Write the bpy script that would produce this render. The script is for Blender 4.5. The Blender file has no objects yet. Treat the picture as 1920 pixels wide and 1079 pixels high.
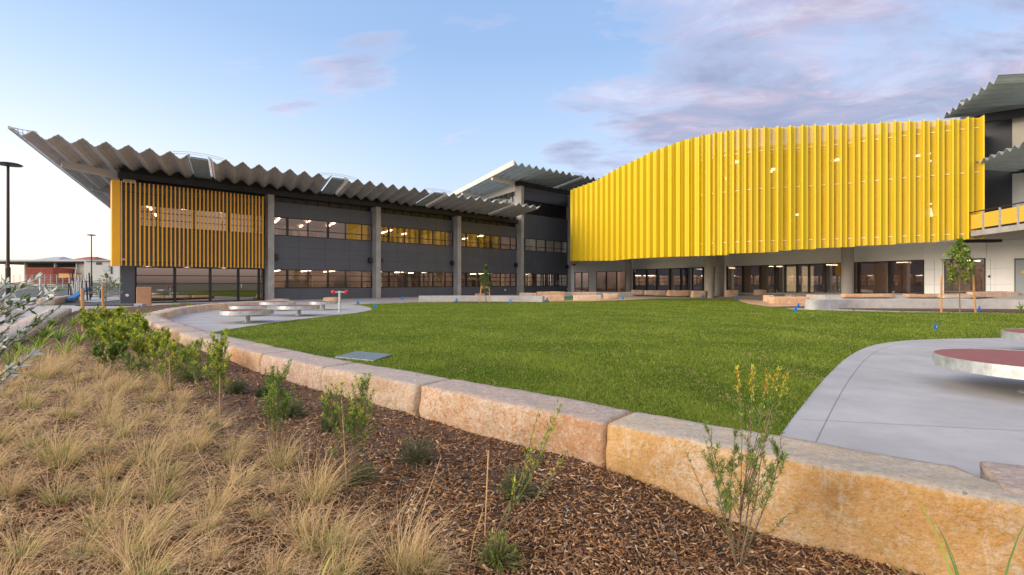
import bpy, bmesh, math, random
import numpy as np
from mathutils import Vector, Matrix, noise

random.seed(7)
rng = np.random.default_rng(7)
SC = bpy.context.scene
COL = SC.collection
R = math.radians

# ------------------------------------------------------------------ camera
CAMH = 1.37
F = 950.0
HZ = 530.0
cd = bpy.data.cameras.new("camera")
cam = bpy.data.objects.new("camera", cd)
COL.objects.link(cam)
cam.location = (0, 0, CAMH)
cam.rotation_euler = (R(90), 0, 0)
cd.sensor_width = 36
cd.lens = 36 * F / 1920
cd.shift_y = -(539.5 - HZ) / 1920
cd.clip_start = 0.05
cd.clip_end = 6000
SC.camera = cam

# ------------------------------------------------------------------ sky, sun, exposure
SUN_EL, SUN_DIR = R(20), Vector((-1.0, -0.38, 0)).normalized()
SUN_ROT = math.atan2(SUN_DIR.x, SUN_DIR.y)
w = bpy.data.worlds.new("World")
SC.world = w
w.use_nodes = True
nt = w.node_tree
nt.nodes.clear()
N = nt.nodes.new
LK = nt.links.new


def mth(tree, op, a, b=None, c=None, clamp=False):
    n = tree.nodes.new('ShaderNodeMath')
    n.operation = op
    n.use_clamp = clamp
    for i, v in enumerate((a, b, c)):
        if v is None:
            continue
        if isinstance(v, (int, float)):
            n.inputs[i].default_value = v
        else:
            tree.links.new(v, n.inputs[i])
    return n.outputs[0]


def ramp(tree, fac, stops, interp='LINEAR'):
    n = tree.nodes.new('ShaderNodeValToRGB')
    n.color_ramp.interpolation = interp
    e = n.color_ramp.elements
    while len(e) < len(stops):
        e.new(0.5)
    for el, (p, c) in zip(e, stops):
        el.position = p
        el.color = (c[0], c[1], c[2], 1) if isinstance(c, (tuple, list)) else (c, c, c, 1)
    tree.links.new(fac, n.inputs[0])
    return n.outputs[0]


def mixc(tree, fac, a, b, blend='MIX'):
    n = tree.nodes.new('ShaderNodeMix')
    n.data_type = 'RGBA'
    n.blend_type = blend
    for sock, v in ((n.inputs[0], fac), (n.inputs[6], a), (n.inputs[7], b)):
        if isinstance(v, (int, float)):
            sock.default_value = v
        elif isinstance(v, (tuple, list)):
            sock.default_value = (v[0], v[1], v[2], 1)
        else:
            tree.links.new(v, sock)
    return n.outputs[2]


tc = N('ShaderNodeTexCoord')
sky = N('ShaderNodeTexSky')
sky.sky_type = 'NISHITA'
sky.sun_disc = False
sky.sun_elevation = SUN_EL
sky.sun_rotation = SUN_ROT
sky.air_density = 1.2
sky.dust_density = 0.8
sky.ozone_density = 2.5
sep = N('ShaderNodeSeparateXYZ')
LK(tc.outputs['Generated'], sep.inputs[0])
dx, dy, dz = sep.outputs
zc = mth(nt, 'MAXIMUM', dz, 0.0)
# evening sky: warm haze low down towards the set sun, blue above, mixed with the physical sky
evening = ramp(nt, zc, [(0.0, (0.80, 0.68, 0.62)), (0.07, (0.62, 0.66, 0.78)), (0.22, (0.44, 0.57, 0.77)), (0.42, (0.26, 0.40, 0.65)), (1.0, (0.15, 0.27, 0.55))])
west = mth(nt, 'MULTIPLY_ADD', dx, -0.85, mth(nt, 'MULTIPLY', dy, -0.1))
westf = mth(nt, 'SUBTRACT', west, 0.02, clamp=True)
lowf = ramp(nt, zc, [(0.0, 1.0), (0.12, 0.72), (0.32, 0.30), (0.62, 0.0)])
warm = mth(nt, 'MULTIPLY', mth(nt, 'MULTIPLY', westf, 1.55, clamp=True), lowf)
warmcol = ramp(nt, zc, [(0.0, (1.25, 0.82, 0.60)), (0.10, (1.18, 0.98, 0.84)), (0.30, (0.80, 0.90, 1.0)), (0.6, (0.5, 0.68, 0.95))])
eve2 = mixc(nt, warm, evening, warmcol)
scaled = mixc(nt, 1.0, eve2, (10, 10, 10), 'MULTIPLY')
base = mixc(nt, 0.88, sky.outputs[0], scaled)
# clouds: noise on a plane high above
zz = mth(nt, 'MAXIMUM', dz, 0.04)
zz = mth(nt, 'ADD', zz, 0.10)
cx = mth(nt, 'DIVIDE', dx, zz)
cy = mth(nt, 'DIVIDE', dy, zz)
cmb = N('ShaderNodeCombineXYZ')
LK(mth(nt, 'MULTIPLY', cx, 0.55), cmb.inputs[0])
LK(mth(nt, 'MULTIPLY', cy, 0.95), cmb.inputs[1])


def wnoise(vec, scale, detail, rough, dist=0.0, off=(0, 0, 0)):
    mp = N('ShaderNodeMapping')
    mp.inputs['Location'].default_value = off
    LK(vec, mp.inputs[0])
    n = N('ShaderNodeTexNoise')
    n.inputs['Scale'].default_value = scale
    n.inputs['Detail'].default_value = detail
    n.inputs['Roughness'].default_value = rough
    n.inputs['Distortion'].default_value = dist
    LK(mp.outputs[0], n.inputs['Vector'])
    return n.outputs['Fac']


n1 = wnoise(cmb.outputs[0], 1.9, 12, 0.64, 0.6, (3.1, 1.2, 0))
n2 = wnoise(cmb.outputs[0], 3.2, 9, 0.62, 0.5, (7.7, 4.2, 3))
# a broad bank on the right (high dx) and a small puff left of centre
bank = ramp(nt, mth(nt, 'ADD', mth(nt, 'MULTIPLY', mth(nt, 'ADD', cx, mth(nt, 'MULTIPLY', n2, 0.5)), 0.5), 0.3), [(0.44, 0.0), (0.66, 0.20), (1.0, 0.30)])


def blob(px, py, rx, rz, amt):
    ax, az = (px - 960) / F, (HZ - py) / F
    l = math.sqrt(ax * ax + az * az + 1)
    ddx = mth(nt, 'DIVIDE', mth(nt, 'SUBTRACT', mth(nt, 'DIVIDE', dx, mth(nt, 'MAXIMUM', dy, 0.05)), ax), rx / F)
    ddz = mth(nt, 'DIVIDE', mth(nt, 'SUBTRACT', mth(nt, 'DIVIDE', dz, mth(nt, 'MAXIMUM', dy, 0.05)), az), rz / F)
    q = mth(nt, 'ADD', mth(nt, 'MULTIPLY', ddx, ddx), mth(nt, 'MULTIPLY', ddz, ddz))
    return mth(nt, 'MULTIPLY', mth(nt, 'SUBTRACT', 1.0, q, clamp=True), amt)


puff = mth(nt, 'ADD', blob(648, 158, 120, 62, 0.27), blob(1060, 284, 80, 28, 0.24))
puff = mth(nt, 'ADD', puff, blob(545, 205, 70, 30, 0.2))
puff = mth(nt, 'ADD', puff, blob(1350, 190, 330, 120, 0.17))
puff = mth(nt, 'ADD', puff, blob(700, 75, 90, 50, 0.14))
cov = mth(nt, 'ADD', mth(nt, 'ADD', n1, bank), puff)
mask = ramp(nt, cov, [(0.63, 0.0), (0.73, 0.55), (0.86, 1.0), (1.0, 1.0)])
pink = ramp(nt, n2, [(0.36, (2.8, 3.2, 4.6)), (0.50, (4.1, 4.3, 5.6)), (0.57, (6.2, 5.0, 5.9)), (0.66, (7.8, 7.8, 8.5))])
dense = ramp(nt, cov, [(0.64, (6.2, 5.8, 6.8)), (0.72, (3.9, 3.8, 5.2)), (0.84, (2.2, 2.4, 3.7))])
ccol = mixc(nt, 0.55, pink, dense)
final = mixc(nt, mth(nt, 'MULTIPLY', mask, 0.92), base, ccol)
# dusky band low in the sky opposite the afterglow
back = mth(nt, 'MULTIPLY', mth(nt, 'MULTIPLY_ADD', dy, -2.2, 0.35, clamp=True), ramp(nt, zc, [(0.0, 1.0), (0.14, 0.8), (0.34, 0.0)]))
final = mixc(nt, back, final, ramp(nt, zc, [(0.0, (2.8, 2.0, 1.8)), (0.03, (6.0, 4.4, 3.6)), (0.18, (6.5, 5.4, 5.4))]))
# unseen bright sky high behind the viewer, added as soft fill for front faces
hi = mth(nt, 'MULTIPLY', mth(nt, 'MULTIPLY_ADD', dy, -3.0, -0.2, clamp=True), ramp(nt, zc, [(0.16, 0.0), (0.36, 0.85), (1.0, 0.85)]))
final = mixc(nt, hi, final, (11.0, 10.6, 10.6))
bg = N('ShaderNodeBackground')
bg.inputs[1].default_value = 0.078
LK(final, bg.inputs[0])
wo = N('ShaderNodeOutputWorld')
LK(bg.outputs[0], wo.inputs[0])

sd = bpy.data.lights.new("sun", 'SUN')
sd.energy = 2.2
sd.angle = R(38)
sd.color = (1.0, 0.82, 0.62)
so = bpy.data.objects.new("sun", sd)
COL.objects.link(so)
sdir = Vector((SUN_DIR.x * math.cos(SUN_EL), SUN_DIR.y * math.cos(SUN_EL), math.sin(SUN_EL)))
so.rotation_euler = sdir.to_track_quat('Z', 'Y').to_euler()
so.location = (-20, -10, 30)

SC.view_settings.view_transform = 'Standard'
SC.view_settings.look = 'None'
SC.view_settings.exposure = 0.93
SC.view_settings.gamma = 1
SC.render.engine = 'CYCLES'


# ------------------------------------------------------------------ helpers
def W(px, py, Y):
    return Vector(((px - 960) / F * Y, Y, CAMH + (HZ - py) / F * Y))


def G(px, py, z=0.0):
    Y = (CAMH - z) * F / (py - HZ)
    return Vector(((px - 960) / F * Y, Y, z))


MATS = {}


def mat(name, col, rough=0.7, metal=0.0, var=0.0, scale=8.0, bump=0.0, bscale=None, col2=None, detail=6, spec=0.5, stretch=None, trans=0.0):
    if name in MATS:
        return MATS[name]
    m = bpy.data.materials.new(name)
    m.use_nodes = True
    t = m.node_tree
    b = t.nodes['Principled BSDF']
    b.inputs['Roughness'].default_value = rough
    b.inputs['Metallic'].default_value = metal
    b.inputs['Specular IOR Level'].default_value = spec
    b.inputs['Base Color'].default_value = (*col, 1)
    if var or bump or col2:
        tcn = t.nodes.new('ShaderNodeTexCoord')
        src = tcn.outputs['Object']
        if stretch:
            mp = t.nodes.new('ShaderNodeMapping')
            mp.inputs['Scale'].default_value = stretch
            t.links.new(src, mp.inputs[0])
            src = mp.outputs[0]
        n = t.nodes.new('ShaderNodeTexNoise')
        n.inputs['Scale'].default_value = scale
        n.inputs['Detail'].default_value = detail
        n.inputs['Roughness'].default_value = 0.65
        t.links.new(src, n.inputs['Vector'])
        if var or col2:
            c2 = col2 or tuple(min(1, c * (1 + var)) for c in col)
            c1 = tuple(c * (1 - var) for c in col) if var else col
            o = ramp(t, n.outputs['Fac'], [(0.32, c1), (0.68, c2)])
            t.links.new(o, b.inputs['Base Color'])
        if bump:
            n2_ = t.nodes.new('ShaderNodeTexNoise')
            n2_.inputs['Scale'].default_value = bscale or scale * 3
            n2_.inputs['Detail'].default_value = 6
            t.links.new(src, n2_.inputs['Vector'])
            bp = t.nodes.new('ShaderNodeBump')
            bp.inputs['Strength'].default_value = bump
            bp.inputs['Distance'].default_value = 0.02
            t.links.new(n2_.outputs['Fac'], bp.inputs['Height'])
            t.links.new(bp.outputs[0], b.inputs['Normal'])
    if trans:
        tr = t.nodes.new('ShaderNodeBsdfTranslucent')
        tr.inputs[0].default_value = (*[min(1, c * 1.3) for c in col], 1)
        mx = t.nodes.new('ShaderNodeMixShader')
        mx.inputs[0].default_value = trans
        t.links.new(b.outputs[0], mx.inputs[1])
        t.links.new(tr.outputs[0], mx.inputs[2])
        t.links.new(mx.outputs[0], t.nodes['Material Output'].inputs[0])
    MATS[name] = m
    return m


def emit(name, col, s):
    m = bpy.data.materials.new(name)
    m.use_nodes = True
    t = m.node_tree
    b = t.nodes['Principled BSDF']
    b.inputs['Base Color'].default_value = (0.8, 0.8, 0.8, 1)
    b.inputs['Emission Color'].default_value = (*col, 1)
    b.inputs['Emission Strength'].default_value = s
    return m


def glassmat(name, tint, refl, rough=0.02, ior=1.5, rcol=(1, 1, 1)):
    m = bpy.data.materials.new(name)
    m.use_nodes = True
    t = m.node_tree
    t.nodes.clear()
    o = t.nodes.new('ShaderNodeOutputMaterial')
    tr = t.nodes.new('ShaderNodeBsdfTransparent')
    tr.inputs[0].default_value = (*tint, 1)
    g = t.nodes.new('ShaderNodeBsdfGlossy')
    g.inputs['Roughness'].default_value = rough
    g.inputs[0].default_value = (*rcol, 1)
    fr = t.nodes.new('ShaderNodeFresnel')
    fr.inputs[0].default_value = ior
    f = mth(t, 'ADD', fr.outputs[0], refl, clamp=True)
    mx = t.nodes.new('ShaderNodeMixShader')
    t.links.new(f, mx.inputs[0])
    t.links.new(tr.outputs[0], mx.inputs[1])
    t.links.new(g.outputs[0], mx.inputs[2])
    t.links.new(mx.outputs[0], o.inputs[0])
    return m


class MB:
    def __init__(s):
        s.v = []
        s.f = []
        s.m = []

    def add(s, vs, fs, mi=0):
        b = len(s.v)
        s.v += [tuple(p) for p in vs]
        for f in fs:
            s.f.append(tuple(b + i for i in f))
            s.m.append(mi)

    def hexa(s, p, mi=0):  # 8 points: bottom 4 ccw, top 4 ccw
        s.add(p, [(3, 2, 1, 0), (4, 5, 6, 7), (0, 1, 5, 4), (1, 2, 6, 5), (2, 3, 7, 6), (3, 0, 4, 7)], mi)

    def box(s, x0, y0, z0, x1, y1, z1, T=None, mi=0):
        p = [(x0, y0, z0), (x1, y0, z0), (x1, y1, z0), (x0, y1, z0), (x0, y0, z1), (x1, y0, z1), (x1, y1, z1), (x0, y1, z1)]
        if T:
            p = [T(*q) for q in p]
        s.hexa(p, mi)

    def bar(s, a, b, wd, ht, mi=0):  # box along a->b
        a = Vector(a)
        b = Vector(b)
        d = (b - a).normalized()
        up = Vector((0, 0, 1)) if abs(d.z) < 0.95 else Vector((1, 0, 0))
        sd_ = d.cross(up).normalized() * wd / 2
        u = sd_.cross(d).normalized() * ht / 2
        s.hexa([a - sd_ - u, a + sd_ - u, b + sd_ - u, b - sd_ - u, a - sd_ + u, a + sd_ + u, b + sd_ + u, b - sd_ + u], mi)

    def tube(s, pts, rads, n=8, mi=0, cap=True):
        pts = [Vector(p) for p in pts]
        if not isinstance(rads, (list, tuple)):
            rads = [rads] * len(pts)
        b = len(s.v)
        for i, p in enumerate(pts):
            d = (pts[min(i + 1, len(pts) - 1)] - pts[max(i - 1, 0)]).normalized()
            up = Vector((0, 0, 1)) if abs(d.z) < 0.9 else Vector((1, 0, 0))
            a = d.cross(up).normalized()
            c = a.cross(d)
            for k in range(n):
                th = 2 * math.pi * k / n
                s.v.append(tuple(p + (a * math.cos(th) + c * math.sin(th)) * rads[i]))
        for i in range(len(pts) - 1):
            for k in range(n):
                k2 = (k + 1) % n
                s.f.append((b + i * n + k, b + (i + 1) * n + k, b + (i + 1) * n + k2, b + i * n + k2))
                s.m.append(mi)
        if cap:
            s.f.append(tuple(b + k for k in range(n)))
            s.m.append(mi)
            s.f.append(tuple(b + (len(pts) - 1) * n + k for k in reversed(range(n))))
            s.m.append(mi)

    def lathe(s, prof, c=(0, 0, 0), n=32, mi=0):  # prof: (r, z)
        b = len(s.v)
        for r, z in prof:
            for k in range(n):
                th = 2 * math.pi * k / n
                s.v.append((c[0] + r * math.cos(th), c[1] + r * math.sin(th), c[2] + z))
        for i in range(len(prof) - 1):
            for k in range(n):
                k2 = (k + 1) % n
                s.f.append((b + i * n + k, b + i * n + k2, b + (i + 1) * n + k2, b + (i + 1) * n + k))
                s.m.append(mi)
        s.f.append(tuple(b + k for k in reversed(range(n))))
        s.m.append(mi)
        s.f.append(tuple(b + (len(prof) - 1) * n + k for k in range(n)))
        s.m.append(mi)

    def poly(s, pts, z0, z1, mi=0):  # vertical prism from a plan polygon (ccw)
        n = len(pts)
        b = len(s.v)
        s.v += [(p[0], p[1], z0) for p in pts] + [(p[0], p[1], z1) for p in pts]
        s.f.append(tuple(b + k for k in reversed(range(n))))
        s.f.append(tuple(b + n + k for k in range(n)))
        s.m += [mi, mi]
        for k in range(n):
            k2 = (k + 1) % n
            s.f.append((b + k, b + k2, b + n + k2, b + n + k))
            s.m.append(mi)

    def mesh(s, name, mats, smooth=False):
        me = bpy.data.meshes.new(name)
        me.from_pydata(s.v, [], s.f)
        mats = mats if isinstance(mats, (list, tuple)) else [mats]
        for m in mats:
            me.materials.append(m)
        if len(mats) > 1:
            me.polygons.foreach_set('material_index', s.m)
        if smooth:
            me.polygons.foreach_set('use_smooth', [True] * len(me.polygons))
        me.update()
        return me

    def build(s, name, mats, parent=None, smooth=False, bevel=0.0):
        me = s.mesh(name, mats, smooth)
        mw = Matrix.Identity(4)
        q_ = parent
        while q_ is not None:
            mw = q_.matrix_basis @ mw
            q_ = q_.parent
        me.transform(mw.inverted())
        o = bpy.data.objects.new(name, me)
        COL.objects.link(o)
        if parent is not None:
            o.parent = parent
        if bevel:
            bv = o.modifiers.new('bevel', 'BEVEL')
            bv.width = bevel
            bv.segments = 2
        return o


def tag(o, label=None, cat=None, group=None, kind=None):
    if label:
        o['label'] = label
    if cat:
        o['category'] = cat
    if group:
        o['group'] = group
    if kind:
        o['kind'] = kind
    return o


def empty(name, loc, label, cat, group=None, rz=0.0):
    o = bpy.data.objects.new(name, None)
    COL.objects.link(o)
    o.empty_display_size = 0.2
    o.location = loc
    o.rotation_euler = (0, 0, rz)
    o.matrix_basis = Matrix.Translation(Vector(loc)) @ Matrix.Rotation(rz, 4, 'Z')
    return tag(o, label, cat, group)


def copy_tree(o, parent=None):
    c = o.copy()
    COL.objects.link(c)
    if parent is not None:
        c.parent = parent
    for ch in list(o.children):
        copy_tree(ch, c)
    return c


def pip(px, py, poly):
    px = np.asarray(px)
    py = np.asarray(py)
    ins = np.zeros(px.shape, bool)
    n = len(poly)
    j = n - 1
    for i in range(n):
        xi, yi = poly[i][0], poly[i][1]
        xj, yj = poly[j][0], poly[j][1]
        c = ((yi > py) != (yj > py)) & (px < (xj - xi) * (py - yi) / ((yj - yi) or 1e-9) + xi)
        ins ^= c
        j = i
    return ins


def smooth_path(pts, n=8):
    """Catmull-Rom through points of any dimension"""
    P = [np.array(p, float) for p in pts]
    P = [2 * P[0] - P[1]] + P + [2 * P[-1] - P[-2]]
    out = []
    for i in range(1, len(P) - 2):
        for k in range(n):
            t = k / n
            a, b_, c, d = P[i - 1], P[i], P[i + 1], P[i + 2]
            out.append(0.5 * ((2 * b_) + (c - a) * t + (2 * a - 5 * b_ + 4 * c - d) * t * t + (3 * b_ - a - 3 * c + d) * t ** 3))
    out.append(P[-2])
    return np.array(out)


# ------------------------------------------------------------------ materials
M_conc = mat('concrete', (0.36, 0.35, 0.33), 0.85, var=0.16, scale=1.3, bump=0.25, bscale=14)
M_concl = mat('concrete_light', (0.43, 0.42, 0.41), 0.8, var=0.14, scale=2.2, bump=0.2, bscale=20)
M_pave = mat('pavement_concrete', (0.33, 0.315, 0.31), 0.75, var=0.0, scale=0.9, bump=0.18, bscale=60, detail=12, col2=(0.46, 0.445, 0.44))
M_dark = mat('dark_panel', (0.082, 0.090, 0.112), 0.5, var=0.10, scale=0.4)
M_black = mat('black_frame', (0.012, 0.012, 0.014), 0.4)
M_joint = mat('panel_joint', (0.02, 0.022, 0.028), 0.6)
M_white = mat('white_panel', (0.80, 0.82, 0.82), 0.55, var=0.04, scale=0.5)
M_cream = mat('cream_panel', (0.68, 0.65, 0.56), 0.6, var=0.04, scale=0.5)
M_roof = mat('roof_metal', (0.52, 0.50, 0.475), 0.45, metal=0.1, var=0.12, scale=0.8)
M_roofb = mat('roof_metal_bluish', (0.46, 0.52, 0.54), 0.4, metal=0.15, var=0.10, scale=0.8)
M_steel = mat('galvanised_steel', (0.50, 0.54, 0.54), 0.42, metal=0.55, var=0.25, scale=9)
M_orange = mat('orange_fin', (0.88, 0.43, 0.006), 0.45, var=0.05, scale=1)
M_yel = mat('yellow_panel', (0.70, 0.48, 0.010), 0.42, var=0.05, scale=1)
M_wood = mat('timber_stake', (0.52, 0.27, 0.10), 0.8, var=0.25, scale=10, stretch=(1, 1, 0.15), bump=0.3)
M_bamboo = mat('bamboo', (0.52, 0.33, 0.16), 0.7, var=0.2, scale=15)
M_pole = mat('lamp_post_paint', (0.022, 0.018, 0.018), 0.5)
M_int = mat('interior_wall', (0.66, 0.56, 0.46), 0.9, var=0.05)
M_intd = mat('interior_floor', (0.12, 0.10, 0.09), 0.8)
M_lamp = emit('strip_light', (1.0, 0.82, 0.64), 8.0)
M_lampw = emit('white_light', (1.0, 0.92, 0.8), 5.0)
M_glass = glassmat('window_glass', (0.86, 0.78, 0.72), 0.07, ior=1.38)
M_glassr = glassmat('reflective_glass', (0.60, 0.54, 0.50), 0.24)
M_deck = mat('red_tabletop', (0.27, 0.085, 0.075), 0.6, var=0.2, scale=3, stretch=(1, 14, 1), bump=0.15)
M_red = mat('red_plastic', (0.60, 0.02, 0.03), 0.35)
M_blue = mat('blue_flag', (0.0, 0.22, 0.75), 0.5)
M_asph = mat('asphalt', (0.075, 0.075, 0.08), 0.9, var=0.2, scale=1.5)
M_bark = mat('young_bark', (0.20, 0.14, 0.09), 0.9, var=0.3, scale=20)

# yellow perforated sheet: holes let part of the light through
m = bpy.data.materials.new('perforated_yellow')
m.use_nodes = True
t = m.node_tree
b = t.nodes['Principled BSDF']
b.inputs['Base Color'].default_value = (0.75, 0.55, 0.012, 1)
b.inputs['Roughness'].default_value = 0.6
tr = t.nodes.new('ShaderNodeBsdfTransparent')
mx = t.nodes.new('ShaderNodeMixShader')
mx.inputs[0].default_value = 0.46
t.links.new(b.outputs[0], mx.inputs[1])
t.links.new(tr.outputs[0], mx.inputs[2])
t.links.new(mx.outputs[0], t.nodes['Material Output'].inputs[0])
M_perf = m
m2 = m.copy()
m2.name = 'perforated_yellow_dense'
m2.node_tree.nodes['Mix Shader'].inputs[0].default_value = 0.10
M_perf2 = m2


def stone_mat(name, face1, face2, top, seed, vein=(0.80, 0.70, 0.56), tan=None):
    m = bpy.data.materials.new(name)
    m.use_nodes = True
    t = m.node_tree
    b = t.nodes['Principled BSDF']
    b.inputs['Roughness'].default_value = 0.9
    b.inputs['Specular IOR Level'].default_value = 0.2
    tcn = t.nodes.new('ShaderNodeTexCoord')
    mp = t.nodes.new('ShaderNodeMapping')
    mp.inputs['Location'].default_value = (seed * 3.3, seed * 1.7, seed)
    t.links.new(tcn.outputs['Object'], mp.inputs[0])

    def nz(scale, det=8, rgh=0.6, dist=0.0, vec=None):
        n = t.nodes.new('ShaderNodeTexNoise')
        n.inputs['Scale'].default_value = scale
        n.inputs['Detail'].default_value = det
        n.inputs['Roughness'].default_value = rgh
        n.inputs['Distortion'].default_value = dist
        t.links.new(vec or mp.outputs[0], n.inputs['Vector'])
        return n.outputs['Fac']
    a = nz(2.6, 10, 0.72, 0.5)
    fine = nz(34, 8, 0.8)
    c = ramp(t, a, [(0.30, face1), (0.52, tuple((x + y) / 2 for x, y in zip(face1, face2))), (0.70, face2)])
    # pale mineral veins and patches
    vn = nz(8.5, 9, 0.70, 1.0)
    vnf = ramp(t, mth(t, 'ABSOLUTE', mth(t, 'SUBTRACT', vn, 0.5)), [(0.0, 0.9), (0.03, 0.45), (0.09, 0.0)])
    gate = ramp(t, nz(1.1, 3), [(0.42, 0.15), (0.60, 1.0)])
    c = mixc(t, mth(t, 'MULTIPLY', vnf, gate), c, vein)
    # drill / saw scratches
    mp2 = t.nodes.new('ShaderNodeMapping')
    mp2.inputs['Rotation'].default_value = (0.9, 0.8, 0.4 + seed)
    mp2.inputs['Scale'].default_value = (7.0, 0.35, 0.35)
    t.links.new(mp.outputs[0], mp2.inputs[0])
    sc_ = ramp(t, nz(2.2, 4, 0.5, 0, mp2.outputs[0]), [(0.615, 0.0), (0.64, 0.5), (0.665, 0.0)])
    c = mixc(t, sc_, c, vein)
    dk = ramp(t, nz(3.2, 7, 0.7), [(0.28, 0.55), (0.42, 0.0)])
    c = mixc(t, dk, c, tuple(x * 0.55 for x in face1))
    # sawn top: pale grey-pink with sweeping saw marks
    wv = t.nodes.new('ShaderNodeTexWave')
    wv.wave_type = 'RINGS'
    wv.inputs['Scale'].default_value = 2.2
    wv.inputs['Distortion'].default_value = 5.0
    wv.inputs['Detail'].default_value = 5
    t.links.new(mp.outputs[0], wv.inputs['Vector'])
    tp = mixc(t, mth(t, 'MULTIPLY', wv.outputs['Fac'], 0.28), top, tuple(x * 0.66 for x in top))
    tp = mixc(t, mth(t, 'MULTIPLY', ramp(t, nz(2.3), [(0.45, 0.0), (0.62, 1.0)]), 0.55), tp, tuple(0.45 * x + 0.55 * y for x, y in zip(top, face2)))
    tp = mixc(t, ramp(t, fine, [(0.34, 0.45), (0.46, 0.0)]), tp, tuple(x * 0.6 for x in top))
    geo = t.nodes.new('ShaderNodeNewGeometry')
    sp = t.nodes.new('ShaderNodeSeparateXYZ')
    t.links.new(geo.outputs['Normal'], sp.inputs[0])
    nzz = mth(t, 'ADD', sp.outputs[2], mth(t, 'MULTIPLY', mth(t, 'SUBTRACT', fine, 0.5), 0.5))
    tf = ramp(t, nzz, [(0.62, 0.0), (0.86, 1.0)])
    c = mixc(t, tf, c, tp)
    c = mixc(t, ramp(t, fine, [(0.32, 0.6), (0.52, 0.0)]), c, tuple(x * .5 for x in face1))
    c = mixc(t, ramp(t, nz(15, 8, .75), [(0.50, 0.0), (0.64, 0.5)]), c, vein)
    t.links.new(c, b.inputs['Base Color'])
    bp = t.nodes.new('ShaderNodeBump')
    bp.inputs['Strength'].default_value = 1.0
    bp.inputs['Distance'].default_value = 0.05
    t.links.new(mth(t, 'ADD', nz(7, 9, 0.7), mth(t, 'MULTIPLY', fine, 0.5)), bp.inputs['Height'])
    t.links.new(bp.outputs[0], b.inputs['Normal'])
    return m


ST_OCH = stone_mat('sandstone_ochre', (0.64, 0.33, 0.09), (0.77, 0.51, 0.23), (0.60, 0.53, 0.44), 1.0)
ST_ORG = stone_mat('sandstone_orange', (0.55, 0.26, 0.11), (0.68, 0.45, 0.28), (0.53, 0.44, 0.39), 2.0)
ST_PNK = stone_mat('sandstone_pink', (0.47, 0.28, 0.20), (0.62, 0.46, 0.36), (0.54, 0.44, 0.40), 3.4)
ST_PAL = stone_mat('sandstone_pale', (0.56, 0.36, 0.22), (0.66, 0.52, 0.40), (0.54, 0.46, 0.41), 4.7)
STONES = [ST_OCH, ST_ORG, ST_PNK, ST_PAL]

# ================================================================== SETTING: ground
def sheet(name, pts, z, m, kind='structure'):
    me = bpy.data.meshes.new(name)
    bm = bmesh.new()
    vs = [bm.verts.new((p[0], p[1], z)) for p in pts]
    f = bm.faces.new(vs)
    if f.normal.z < 0:
        f.normal_flip()
    bmesh.ops.triangulate(bm, faces=[f])
    bm.normal_update()
    for f in bm.faces:
        if f.normal.z < 0:
            f.normal_flip()
    bm.to_mesh(me)
    bm.free()
    me.materials.append(m)
    o = bpy.data.objects.new(name, me)
    COL.objects.link(o)
    return tag(o, kind=kind)


M_terr = mat('far_ground', (0.10, 0.12, 0.05), 0.95, var=0.4, scale=0.12, col2=(0.20, 0.17, 0.10))
tb = MB()
xs = [-3000, -120, -60, -30, 0, 30, 80, 3000]
ysz = [(-3000, -.7), (-10, -.7), (11, -.7), (17, -.03), (40, -.03), (130, -.03), (5000, -.03)]
for i in range(len(xs) - 1):
    for j in range(len(ysz) - 1):
        (y0, z0), (y1, z1) = ysz[j], ysz[j + 1]
        tb.add([(xs[i], y0, z0), (xs[i + 1], y0, z0), (xs[i + 1], y1, z1), (xs[i], y1, z1)], [(0, 1, 2, 3)])
tag(tb.build('ground', M_terr), kind='structure')

# --- the curved stone seat wall: outer top edge, pixel anchors turned into ground positions
WALL_PX = [(1920, 944, .12), (1622, 889, .12), (1458, 857, .12), (1134, 794, .13), (1000, 765, .14), (785, 723, .16), (605, 689, .18),
           (490, 664, .20), (420, 646, .20), (350, 628, .22), (305, 612, .24), (272, 600, .25), (263, 592, .26)]
wall_pts = [(7.0, 0.3, .12), (4.6, 1.85, .12)] + [tuple(G(a, b_, c)) for a, b_, c in WALL_PX]
wall_pts += [(-13.6, 19.2, .27), (-14.6, 21.6, .28), (-15.2, 24.2, .29), (-15.3, 26.8, .29), (-14.9, 29.2, .29), (-14.0, 31.4, .29)]
WP = smooth_path(wall_pts, 14)
seg = np.sqrt(((WP[1:, :2] - WP[:-1, :2]) ** 2).sum(1))
WS = np.concatenate([[0], np.cumsum(seg)])


def wall_at(s):
    x = np.interp(s, WS, WP[:, 0])
    y = np.interp(s, WS, WP[:, 1])
    z = np.interp(s, WS, WP[:, 2])
    e = 0.25
    ax, ay = np.interp(s - e, WS, WP[:, 0]), np.interp(s - e, WS, WP[:, 1])
    bx_, by = np.interp(s + e, WS, WP[:, 0]), np.interp(s + e, WS, WP[:, 1])
    tx, ty = bx_ - ax, by - ay
    l = math.hypot(tx, ty)
    tx, ty = tx / l, ty / l
    return x, y, z, (tx, ty), (ty, -tx)  # inward normal = right of the travel direction


def s_at_px(px, lo=0, hi=400):
    pxs = WP[:, 0] / WP[:, 1] * F + 960
    i0 = [i for i in range(len(WP)) if WP[i, 1] > 0 and i < 14 * 14]
    arr = [(pxs[i], WS[i]) for i in i0]
    arr = sorted(arr)
    return float(np.interp(px, [a[0] for a in arr], [a[1] for a in arr]))


WALL_W = 0.58
wall_mid = []
for s in np.linspace(0, WS[-1], 90):
    x, y, z, t_, n_ = wall_at(s)
    wall_mid.append((x + n_[0] * 0.3, y + n_[1] * 0.3))


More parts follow.
